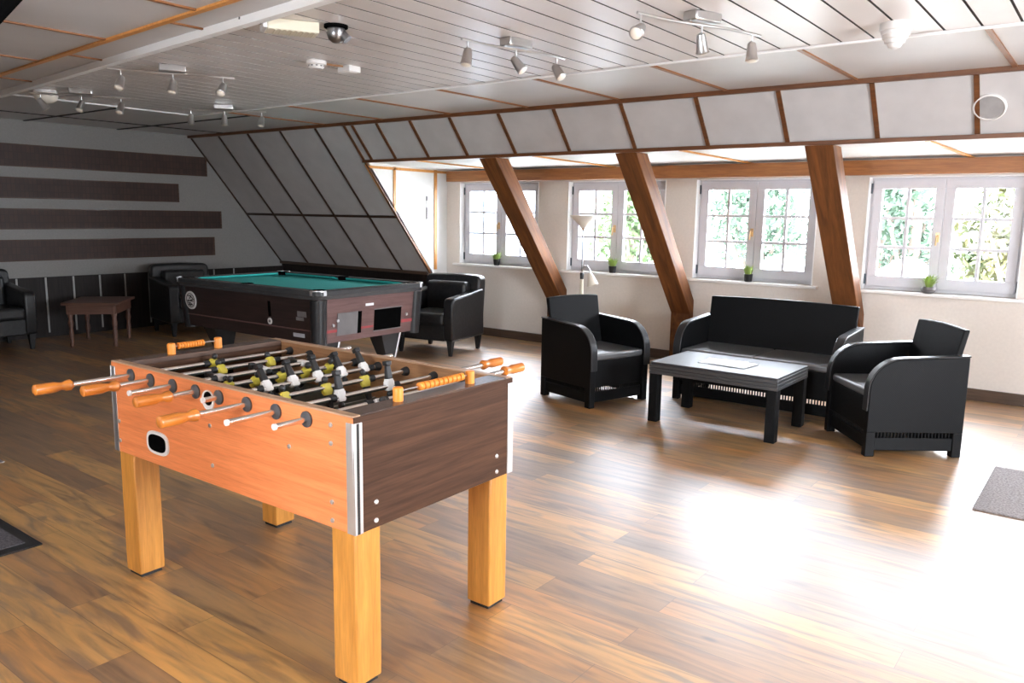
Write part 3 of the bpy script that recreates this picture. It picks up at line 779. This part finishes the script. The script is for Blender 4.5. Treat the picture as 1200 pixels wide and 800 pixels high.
# local half sizes
hx, hy = .25, .31
MB().box(-hx-.04, hx+.04, -hy-.04, hy+.04, .46, .49).build('table_top', M['oldwood'], st, bevel=.008)
b = MB(); b.box(-hx, hx, -hy, -hy+.025, .36, .46); b.box(-hx, hx, hy-.025, hy, .36, .46); b.box(-hx, -hx+.025, -hy+.025, hy-.025, .36, .46); b.box(hx-.025, hx, -hy+.025, hy-.025, .36, .46); b.build('apron', M['oldwood'], st)
for sx in (-1, 1):
    for sy in (-1, 1):
        MB().lathe([(.016, 0), (.024, .02), (.018, .06), (.027, .14), (.020, .20), (.030, .26), (.022, .31), (.032, .36), (.032, .46)], (sx*(hx-.03), sy*(hy-.03), 0), 12).build('leg', M['oldwood'], st)

# ------------------------------------------------------------------ rattan style lounge set
def lounge(name, label, cat, W, loc, rz, group=None, D=.62):
    """local: front faces -y; origin centre of footprint"""
    r = thing(name, label, cat, loc, rz, group)
    pt_ = .055; hb = .655; hf = .60
    y0, y1 = -D/2, D/2
    for sx in (-1, 1):
        xo = W/2-pt_ if sx > 0 else -W/2
        top = [(y1, hb), (y0+.20, hf+.035)]+[(y0+.20-.20*S(R(a)), hf+.035-.20*(1-C(R(a)))-.0) for a in (15, 30, 45, 60, 75, 90)]
        prof = top+[(y0, .16), (y1, .16)]
        b = MB().prism([(xo, y, z) for y, z in prof], (pt_, 0, 0))
        # feet, bottom rail and slatted band
        b.box(xo, xo+pt_, y0, y0+.06, 0, .162); b.box(xo, xo+pt_, y1-.06, y1, 0, .162)
        b.box(xo+.008, xo+pt_-.008, y0+.05, y1-.05, .040, .125)
        y = y0+.075
        while y < y1-.07: b.box(xo+.014, xo+pt_-.014, y, y+.012, .120, .162); y += .022
        sp = b.build('side_panel', M['rattan'], r, bevel=.005)
        # broad arm cap following the top and front edge
        path = [(y1+.004, hb)]+[(y0+.20, hf+.035)]+[(y0+.20-.204*S(R(a)), hf+.035-.204*(1-C(R(a)))) for a in (12, 24, 36, 48, 60, 72, 84, 90)]+[(y0-.006, .30)]
        xa_, xb2 = xo-.005, xo+pt_+.005
        b = MB(); n = len(path); tk = .010
        outer = path
        vs = [[b.bm.verts.new(v) for v in ((xa_, y, z), (xb2, y, z))] for y, z in outer]
        # offset outward
        ofs = []
        for i, (y, z) in enumerate(outer):
            y_a, z_a = outer[max(i-1, 0)]; y_b, z_b = outer[min(i+1, n-1)]
            dy, dz = y_b-y_a, z_b-z_a; L = math.hypot(dy, dz); ny, nz = dz/L, -dy/L
            if nz < 0 and ny > 0: ny, nz = -ny, -nz
            ofs.append((y+ny*tk, z+nz*tk))
        vo = [[b.bm.verts.new(v) for v in ((xa_, y, z), (xb2, y, z))] for y, z in ofs]
        for i in range(n-1):
            b.bm.faces.new((vs[i][0], vs[i+1][0], vs[i+1][1], vs[i][1])); b.bm.faces.new((vo[i][0], vo[i][1], vo[i+1][1], vo[i+1][0]))
            b.bm.faces.new((vs[i][0], vo[i][0], vo[i+1][0], vs[i+1][0])); b.bm.faces.new((vs[i][1], vs[i+1][1], vo[i+1][1], vo[i][1]))
        b.bm.faces.new((vs[0][0], vs[0][1], vo[0][1], vo[0][0])); b.bm.faces.new((vs[-1][0], vo[-1][0], vo[-1][1], vs[-1][1]))
        b.build('arm_cap', M['blackpl'], sp, bevel=.004)
    xi = W/2-pt_
    # front apron with slatted band
    b = MB(); b.box(-xi, xi, y0+.015, y0+.045, .16, .375); b.box(-xi, xi, y0+.022, y0+.038, .040, .125)
    x = -xi+.02
    while x < xi-.02: b.box(x, x+.010, y0+.024, y0+.036, .120, .162); x += .022
    b.build('front_apron', M['rattan'], r, bevel=.004)
    # seat, slightly dished, split in places for the sofa
    ns = 2 if W > 1 else 1
    for k in range(ns):
        a = -xi+.002+k*(2*xi/ns); c = a+2*xi/ns-.004
        b = MB(); b.box(a, c, y0+.008, y1-.10, .375, .43); b.build('seat', M['sheen'], r, bevel=.016, seg=3)
    # reclined back panel with gently curved top
    zt_ = .835; nb = 10
    low = [(-xi+.0, .36), (xi, .36)]
    tp = []
    for k in range(nb+1):
        x = xi+.012-(2*xi+.024)*k/nb; tp.append((x, zt_-.012*(abs(2*k/nb-1))**2))
    b = MB(); P = [(x, y1-.125+(z-.36)*.20, z) for x, z in low+tp]
    b.prism(P, (0, .04, 0)); b.build('backrest', M['rattan'], r, bevel=.008, seg=2)
    # rear panel
    b = MB(); b.box(-xi, xi, y1-.035, y1-.01, .10, .64); b.build('rear_panel', M['rattan'], r)
    return r
def place_from(cornerFL, fdir):  # helper: not used
    pass
# left chair: back-left corner (-3.815,5.408), faces about +x
F1 = Vector((C(R(-16)), S(R(-16)), 0)); rz1 = R(-16)+PI/2
side1 = Vector((-F1.y, F1.x, 0))      # towards +y
W1 = .64
c1 = Vector((-3.815, 5.408, 0))+F1*.31+side1*(W1/2)
lounge('lounge_armchair', 'black woven armchair left of the coffee table, under the middle post', 'armchair', W1, c1, rz1, 'black woven lounge armchairs')
F2a = R(218); F2 = Vector((C(F2a), S(F2a), 0))
side2 = Vector((F2.y, -F2.x, 0))
# near corner N(-1.194,5.323) is the front corner on the camera side
c2 = Vector((-1.194, 5.323, 0))-F2*.31
side2 = Vector((-F2.y, F2.x, 0))
if side2.y < 0: side2 = -side2
c2 = c2+side2*.33
lounge('lounge_armchair', 'black woven armchair right of the coffee table, nearest the grey mat', 'armchair', .66, c2, F2a+PI/2, 'black woven lounge armchairs')
lounge('lounge_sofa', 'black woven two seat sofa behind the coffee table under the windows', 'sofa', 1.32, (-2.24, 6.35, 0), R(0), D=.64)

# coffee table
ct = thing('coffee_table', 'black coffee table with slatted edges and papers on it', 'coffee table', (-2.225, 5.54, 0), 0)
hx, hy, H = .478, .32, .45
MB().box(-hx+.004, hx-.004, -hy+.004, hy-.004, H-.012, H).build('table_top', M['satin'], ct, bevel=.003)
b = MB()
for k in range(3):
    z = H-.022-.024*k
    b.box(-hx, hx, -hy, -hy+.02, z-.018, z+.004); b.box(-hx, hx, hy-.02, hy, z-.018, z+.004)
    b.box(-hx, -hx+.02, -hy+.02, hy-.02, z-.018, z+.004); b.box(hx-.02, hx, -hy+.02, hy-.02, z-.018, z+.004)
b.box(-hx+.01, hx-.01, -hy+.01, hy-.01, H-.085, H-.012)
b.build('ribbed_edge', M['satin'], ct, bevel=.002)
for sx in (-1, 1):
    for sy in (-1, 1):
        x0 = sx*hx-(.075 if sx > 0 else 0); yy0 = sy*hy-(.075 if sy > 0 else 0)
        MB().box(x0+.002, x0+.073, yy0+.002, yy0+.073, 0, H-.08).build('leg', M['rattan'], ct, bevel=.004)
MT = Matrix.Translation((-2.25, 5.555, H)) @ Matrix.Rotation(R(4), 4, 'Z')
b = MB(); b.box(-.17, .13, -.13, .12, 0, .004, MT); tag(b.build('paper_sheet', M['paper']), 'white sheet of paper lying left on the black coffee table', 'paper')
b = MB(); MT2 = Matrix.Translation((-2.20, 5.545, H+.0041)) @ Matrix.Rotation(R(-5), 4, 'Z')
b.box(-.12, .16, -.14, .10, 0, .003, MT2); b.mi = 1
for k in range(7): b.box(-.09, .12-.03*(k % 3), .06-.026*k, .066-.026*k, .003, .0034, MT2)
tag(b.build('printed_sheet', [M['paper'], M['print']], smooth=0), 'printed white sheet lying on top of the plain one on the coffee table', 'paper')

# ------------------------------------------------------------------ floor lamp
fl = thing('floor_lamp', 'uplighter floor lamp with a small reading arm by the second window', 'lamp', (-4.62, 7.28, 0))
MB().lathe([(.13, 0), (.13, .015), (.10, .03), (.02, .04), (.012, .05)], seg=28).build('base', M['chrome'], fl)
MB().tube([(0, 0, .04), (0, 0, 1.37)], .0105, 10).build('pole', M['darkchrome'], fl)
MB().lathe([(.012, 1.36), (.035, 1.385), (.06, 1.42), (.135, 1.485), (.145, 1.505), (.140, 1.507), (.128, 1.49), (.05, 1.43), (.006, 1.40)], seg=32).build('uplighter_bowl', M['opal'], fl)
MB().lathe([(.010, 1.35), (.030, 1.385), (.052, 1.415), (.045, 1.416), (.01, 1.36)], seg=20).build('bowl_holder', M['brass'], fl)
path = [(0, 0, .86), (.01, -.01, .93), (.04, -.02, .97), (.09, -.04, .975), (.125, -.05, .94), (.14, -.055, .89)]
ra = MB().tube(path, .008, 8).build('reading_arm', M['chrome'], fl)
MB().lathe([(.020, .02), (.030, -.01), (.062, -.115), (.058, -.116), (.024, -.012)], seg=20, M_=Matrix.Translation((.14, -.055, .885)) @ Matrix.Rotation(R(-18), 4, 'Y')).build('reading_shade', M['opal'], ra)
MB().lathe([(.020, .83), (.022, .89), (.016, .90)], seg=14).build('arm_clamp', M['blackpl'], fl)
MB().lathe([(.018, .40), (.020, .82), (.014, .83)], seg=14).build('lower_sleeve', M['cream'], fl)

# ------------------------------------------------------------------ pot plants on the sills
def pot_plant(label, x, wide, seed, kind=0):
    rnd = random.Random(seed)
    r = thing('potted_plant', label, 'plant', (x, 7.665, Z0W), 0, 'small potted plants on the window sills')
    if kind == 0: MB().lathe([(.028, 0), (.036, .005), (.042, .062), (.045, .075), (.038, .076), (.034, .06)], seg=20).build('pot', M['blackpl'], r)
    else: MB().lathe([(.025, 0), (.050, .010), (.062, .035), (.052, .055), (.044, .053), (.04, .04)], seg=20).build('pot', M['grey'], r)
    b = MB()
    for k in range(120):
        a = rnd.uniform(0, 2*PI); rr = rnd.uniform(0, .03); tip = rnd.uniform(.3, 1)*wide; h = rnd.uniform(.05, .12)
        base = Vector((rr*C(a), rr*S(a), .055)); a2 = a+rnd.uniform(-.6, .6)
        mid = base+Vector((tip*.4*C(a2), tip*.4*S(a2), h*.65)); end = base+Vector((tip*C(a2), tip*S(a2), h))
        s = Vector((-S(a2), C(a2), 0))*rnd.uniform(.003, .007)
        v = [b.bm.verts.new(q) for q in (base-s*.4, mid-s, end, mid+s, base+s*.4)]
        b.bm.faces.new(v)
    b.build('leaves', M['plantleaf'], r)
pot_plant('small bushy plant in a dark pot on the sill of the first window', -6.10, .07, 1)
pot_plant('taller light green plant in a dark pot beside the floor lamp', -4.47, .075, 2)
pot_plant('small grassy plant in a black pot on the sill behind the sofa', -2.93, .05, 3)
pot_plant('small plant in a low round bowl on the rightmost window sill', -1.325, .085, 4, 1)

# ------------------------------------------------------------------ mats and floor plate
r = thing('entrance_mat', 'dark grey floor mat with a black border at the left edge', 'mat', (-4.9, .83, 0))
MB().box(-1.2, 1.17, -.6, .60, 0, .008).build('rubber_border', M['foot'], r, bevel=.002)
MB().box(-1.15, 1.11, -.55, .55, .007, .012).build('pile', M['matdark'], r)
tag(MB().box(-.50, .75, 4.69, 5.62, 0, .010).build('floor_mat', M['matgrey'], bevel=.003), 'plain grey carpet mat on the floor at the right edge', 'mat')
r = thing('floor_outlet', 'small pale metal floor outlet cover at the far left edge', 'outlet', (-5.23, 1.74, 0))
MB().box(-.07, .07, -.07, .07, 0, .004).build('cover_frame', M['alu'], r, bevel=.001)
MB().box(-.05, .05, -.05, .05, .003, .005).build('lid', M['grey'], r)

# ------------------------------------------------------------------ ceiling fixtures
def spot_bar(label, p, q, heads, rect=True, drop=.13, mat='chrome'):
    p, q = Vector(p), Vector(q); mid = (p+q)/2; d = (q-p).normalized(); L = (q-p).length
    r = thing('spotlight_bar', label, 'ceiling light', (mid.x, mid.y, ZC), math.atan2(d.y, d.x), 'three-spot ceiling light bars')
    if rect: b = MB().box(-.085, .085, -.045, .045, -.045, 0)
    else: b = MB().lathe([(.06, 0), (.06, -.03), (.05, -.04)])
    b.build('ceiling_box', M[mat], r, bevel=.006)
    n = 12
    MB().tube([(-L/2+L*k/n, .018*S(2*PI*k/n), -.055) for k in range(n+1)], .0075, 8).build('curved_bar', M[mat], r)
    for (t, yaw, pit) in heads:
        x = -L/2+L*t; y = .018*S(2*PI*t); z0 = -.055
        b = MB(); b.tube([(x, y, z0), (x, y, z0-.055)], .005, 8)
        Mx = Matrix.Translation((x, y, z0-.065)) @ Matrix.Rotation(R(yaw), 4, 'Z') @ Matrix.Rotation(R(pit), 4, 'Y')
        b.lathe([(.008, .030), (.020, .022), (.024, 0), (.030, -.055), (.034, -.062), (.030, -.066)], seg=16, M_=Mx)
        hd = b.build('spot_head', M[mat], r)
        MB().lathe([(.027, -.0662), (.022, -.069), (.010, -.072)], seg=16, M_=Mx).build('bulb', M['opal'], hd)
    return r
H3 = [(.06, 20, 15), (.5, 120, 40), (.90, 100, 35)]
spot_bar('steel three-spot light bar at the middle of the planked ceiling', (-2.885, 3.306, 0), (-2.74, 4.06, 0), H3)
spot_bar('steel three-spot light bar at the top edge, nearest the window slope', (-1.86, 3.33, 0), (-1.58, 4.09, 0), [(.03, 30, 60), (.5, 200, 20), (.92, 90, 5)])
spot_bar('steel three-spot light bar near the white ceiling rail, upper left', (-5.44, 2.70, 0), (-5.06, 3.40, 0), [(.1, 60, 30), (.5, 60, 20), (.9, 60, 40)])
spot_bar('steel three-spot light bar farthest left beside the round dome lamp', (-7.12, 2.90, 0), (-6.74, 3.53, 0), [(.1, 200, 35), (.5, 60, 30), (.9, 60, 30)])
spot_bar('steel three-spot light bar at the far corner of the planked ceiling', (-7.0, 4.14, 0), (-6.52, 4.70, 0), [(.1, 60, 0), (.5, 60, 5), (.95, 60, 20)])
# opal dome lamp
r = thing('dome_lamp', 'small round opal ceiling lamp at the far left', 'ceiling light', (-7.30, 3.10, ZC))
MB().lathe([(.09, 0), (.09, -.02), (.085, -.022)], seg=28).build('mount', M['white'], r)
MB().lathe([(.088, -.02), (.092, -.045), (.08, -.075), (.05, -.095), (.01, -.102)], seg=28).build('diffuser', M['opal'], r)
# cream junction box
r = thing('junction_box', 'cream rectangular box with a cable on the planked ceiling', 'junction box', (-3.52, 2.76, ZC), R(62))
MB().box(-.17, .09, -.065, .065, -.055, 0).build('housing', M['cream'], r, bevel=.006)
MB().box(-.19, -.165, -.06, .06, -.05, -.002).build('end_plate', M['whitepl'], r, bevel=.002)
b = MB(); 
for k in range(8): b.box(-.13+.028*k, -.122+.028*k, -.058, .058, -.0575, -.054)
b.build('ribs', M['cream'], r)
MB().tube([(-.19, 0, -.02), (-.24, -.005, -.012), (-.30, .0, -.007)], .008, 8).build('cable_gland', M['grey'], r)
# chrome camera
r = thing('dome_camera', 'dark chrome round camera on the ceiling beside the cream box', 'camera', (-3.40, 2.90, ZC))
MB().lathe([(.062, 0), (.062, -.014), (.05, -.018)], seg=28).build('mount_ring', M['black'], r)
MB().lathe([(.045, -.014), (.050, -.04), (.040, -.072), (.018, -.088), (.004, -.09)], seg=28).build('dome', M['darkchrome'], r)
MB().tube([(.02, .01, -.03), (.055, .03, -.075)], [.02, .026], 14).build('side_light', M['darkchrome'], r)
# smoke detector + small box
r = thing('smoke_detector', 'white round smoke detector on the planked ceiling', 'smoke detector', (-4.29, 3.49, ZC))
MB().lathe([(.065, 0), (.065, -.022), (.058, -.026)], seg=28).build('base', M['whitepl'], r)
MB().lathe([(.045, -.024), (.050, -.038), (.040, -.050), (.005, -.052)], seg=28).build('sensor_cap', M['whitepl'], r)
b = MB(); 
for k in range(10):
    a = 2*PI*k/10; b.box(.043, .051, -.006, .006, -.036, -.028, Matrix.Rotation(a, 4, 'Z'))
b.build('vent_slots', M['grey'], r)
r = thing('ceiling_sensor', 'small white square box on the ceiling beside the smoke detector', 'sensor', (-4.26, 3.74, ZC-.0))
MB().box(-.06, .06, -.05, .05, -.04, 0).build('housing', M['whitepl'], r, bevel=.006)
MB().box(-.045, .045, -.035, .035, -.044, -.038).build('lid', M['whitepl'], r, bevel=.003)
# cable between them
tag(MB().tube([(-4.29, 3.56, ZC-.006), (-4.275, 3.62, ZC-.009), (-4.265, 3.69, ZC-.006)], .006, 8).build('ceiling_cable', M['finner']), 'short brown cable between smoke detector and small white box', 'cable')
# white ribbed ceiling unit, upper right
r = thing('motion_detector', 'white ribbed cone shaped unit hanging by the ceiling edge, upper right', 'motion detector', (-1.02, 4.42, ZC))
MB().lathe([(.075, 0), (.075, -.035), (.066, -.04)], seg=32).build('mount', M['whitepl'], r)
MB().lathe([(.066, -.038), (.066, -.055), (.060, -.058), (.058, -.075), (.050, -.078), (.046, -.095), (.036, -.098), (.028, -.115), (.006, -.125)], seg=32).build('ribbed_cone', M['whitepl'], r)
# round speaker on slope
n = Vector((0, -TG, -1)).normalized()
pos = Vector((-.807, 6.157, 2.245))
q = n.to_track_quat('Z', 'Y').to_matrix().to_4x4()
r = thing('wall_speaker', 'round flat grey speaker on the sloped panel, upper right', 'speaker', pos+n*.0)
MB().lathe([(.098, -.002), (.098, .012), (.088, .016), (.085, .010)], seg=40, M_=q).build('rim', M['whitepl'], r)
MB().lathe([(.084, 0), (.084, .011), (.01, .013)], seg=40, M_=q).build('grille', M['speaker'], r)

# ------------------------------------------------------------------ outside
struct(MB().box(-40, 25, 8.5, 60, -3.7, -3.5).build('ground_garden', M['grass'], smooth=0))
def leafy(b, rnd, c, rad, n, size):
    for k in range(n):
        v = Vector((rnd.gauss(0, 1), rnd.gauss(0, 1), rnd.gauss(0, 1))).normalized()*(rnd.random()**.45)
        p = Vector(c)+Vector((v.x*rad[0], v.y*rad[1], v.z*rad[2]))
        d1 = Vector((rnd.uniform(-1, 1), rnd.uniform(-1, 1), rnd.uniform(-1, 1))).normalized()
        d2 = d1.orthogonal().normalized()
        s = size*rnd.uniform(.6, 1.3); b.quad(p, d1*s, d2*s*.8)
def tree(label, x, y, h, rad, mat, seed, n=3200):
    rnd = random.Random(seed)
    r = thing('garden_tree', label, 'tree', (x, y, -3.5), 0, 'trees outside the windows')
    b = MB(); b.tube([(0, 0, 0), (.1, .05, h*.45), (0, 0, h*.8)], [.22, .15, .05], 10)
    for k in range(5):
        a = k*1.3; b.tube([(.08, .03, h*.35), (rad*.5*C(a), rad*.5*S(a), h*.62)], [.08, .03], 6)
    b.build('trunk', M['bark'], r)
    b = MB()
    for k in range(9):
        a = rnd.uniform(0, 2*PI); rr = rad*rnd.uniform(.2, .7)
        leafy(b, rnd, (rr*C(a), rr*S(a), h*rnd.uniform(.4, .9)), (rad*.55, rad*.55, h*.17), n//9, .11)
    b.build('foliage', M[mat], r, smooth=0)
TR = [('cool green tree filling the left part of the third window', -7.6, 20, 8.2, 1.6, 'leafB'),
      ('blue green tree behind the right half of the third window', -5.6, 24, 8.6, 1.9, 'leafB'),
      ('cool green tree behind the left half of the rightmost window', -4.1, 21, 8.2, 1.25, 'leafB'),
      ('bright green and rust tree behind the right half of the rightmost window', -1.55, 17.5, 7.6, 1.2, 'leafC'),
      ('light green tree at the right end of the rightmost window', -1.0, 23, 8.4, 1.6, 'leafA'),
      ('pale green tree seen through the second window', -11.2, 20, 7.6, 1.5, 'leafA')]
for i, a in enumerate(TR): tree(*a, seed=20+i)
def shrub(label, x, y, seed, mat='leafA'):
    r = thing('garden_shrub', label, 'shrub', (x, y, -3.5), 0, 'shrubs outside the windows'); rnd = random.Random(seed)
    b = MB(); b.tube([(0, 0, 0), (0, 0, 2.2)], [.08, .03], 6); b.build('stem', M['bark'], r)
    b = MB(); leafy(b, rnd, (0, 0, 2.4), (.75, .75, 1.5), 700, .09); b.build('foliage', M[mat], r, smooth=0)
shrub('low flowering shrub in the lower right of the rightmost window', -1.75, 15, 61, 'leafC')
shrub('low green shrub at the bottom of the third window', -5.55, 14.5, 62)
def parasol(label, x, y, zt_, rad):
    r = thing('garden_parasol', label, 'parasol', (x, y, -3.5), 0, 'white parasols outside')
    MB().tube([(0, 0, 0), (0, 0, zt_+3.5)], .03, 8).build('pole', M['white'], r)
    h = zt_+3.5
    MB().lathe([(rad, h-.52), (rad*.6, h-.26), (rad*.25, h-.08), (.03, h), (.025, h-.02), (rad*.6, h-.30), (rad*.98, h-.54)], seg=8).build('canopy', M['canvas'], r, smooth=20)
parasol('white parasol seen low in the left half of the rightmost window', -3.12, 16, .86, .85)
parasol('white parasol seen low in the right half of the third window', -5.35, 16, .85, 1.05)
parasol('white parasol seen low in the left half of the third window', -7.5, 17, .78, .75)
hs = thing('neighbour_house', 'pale neighbouring house with blue shutters seen through the first window', 'house', (-16, 20, -3.5))
b = MB(); b.box(-4, 2.2, 0, 6, 0, 8.5); b.build('wall', M['house'], hs, smooth=0)
b = MB(); b.prism([(-4.3, -.4, 8.5), (-4.3, 6.4, 8.5), (-4.3, 3, 11.2)], (6.8, 0, 0)); b.build('roof', M['roof'], hs, smooth=0)
for x in (-2.8, -.9, 1.0):
    for z in (4.2,):
        b = MB()
        for k in range(16): b.box(x-.45, x+.45, -.06, -.0, z+.1*k, z+.1*k+.065)
        b.build('shutter', M['shutter'], hs)

# ------------------------------------------------------------------ light
W_STR = 26.0
w = bpy.data.worlds.new('sky'); scene.world = w; w.use_nodes = True
nt = w.node_tree; bg = nt.nodes['Background']
tc = nt.nodes.new('ShaderNodeTexCoord'); sp = nt.nodes.new('ShaderNodeSeparateXYZ'); nt.links.new(tc.outputs['Generated'], sp.inputs[0])
rp = nt.nodes.new('ShaderNodeValToRGB'); nt.links.new(sp.outputs[2], rp.inputs[0])
e = rp.color_ramp.elements; e[0].position = 0; e[0].color = (.86, .92, 1, 1); e[1].position = .6; e[1].color = (.80, .88, 1, 1)
nt.links.new(rp.outputs[0], bg.inputs[0]); bg.inputs[1].default_value = W_STR
def portal(name, loc, rot, sx, sy):
    l = bpy.data.lights.new(name, 'AREA'); l.shape = 'RECTANGLE'; l.size = sx; l.size_y = sy; l.cycles.is_portal = True
    o = bpy.data.objects.new(name, l); COL.objects.link(o); o.location = loc; o.rotation_euler = rot
for a, c in WINS: portal('window_portal', ((a+c)/2, YW+.17, (Z0W+Z1W)/2), (R(-90), 0, 0), c-a, Z1W-Z0W)
for a, c in EW_FILL: portal('window_portal', (XE+.21, (a+c)/2, (ez0+ez1)/2), (0, R(90), 0), ez1-ez0, c-a)  # portal for the added end-wall opening
for a, c in NW_FILL: portal('window_portal', ((a+c)/2, YN-.21, (nz0+nz1)/2), (R(90), 0, 0), c-a, nz1-nz0)  # portal for the added opening behind the camera

# ------------------------------------------------------------------ camera
f_px, pitch, yaw, roll = 934.784, -.157375, .651483, .015983
dv = Vector((-S(yaw)*C(pitch), C(yaw)*C(pitch), S(pitch)))
rv = Vector((C(yaw), S(yaw), 0)); uv = rv.cross(dv)
r2 = rv*C(roll)+uv*S(roll); u2 = -rv*S(roll)+uv*C(roll)
cam = bpy.data.cameras.new('camera'); co = bpy.data.objects.new('camera', cam); COL.objects.link(co)
mw = Matrix((r2, u2, -dv)).transposed().to_4x4(); mw.translation = (0, 0, 1.5)
co.matrix_world = mw
cam.sensor_width = 36; cam.lens = f_px*36/1200; cam.clip_start = .05
scene.camera = co
scene.view_settings.view_transform = 'Standard'; scene.view_settings.look = 'None'
scene.view_settings.gamma = 1; scene.view_settings.use_curve_mapping = False
scene.view_settings.exposure = 0.85
scene.cycles.use_denoising = True
scene.cycles.max_bounces = 8; scene.cycles.diffuse_bounces = 5; scene.cycles.glossy_bounces = 4
scene.cycles.transparent_max_bounces = 12
scene.cycles.sample_clamp_indirect = 40
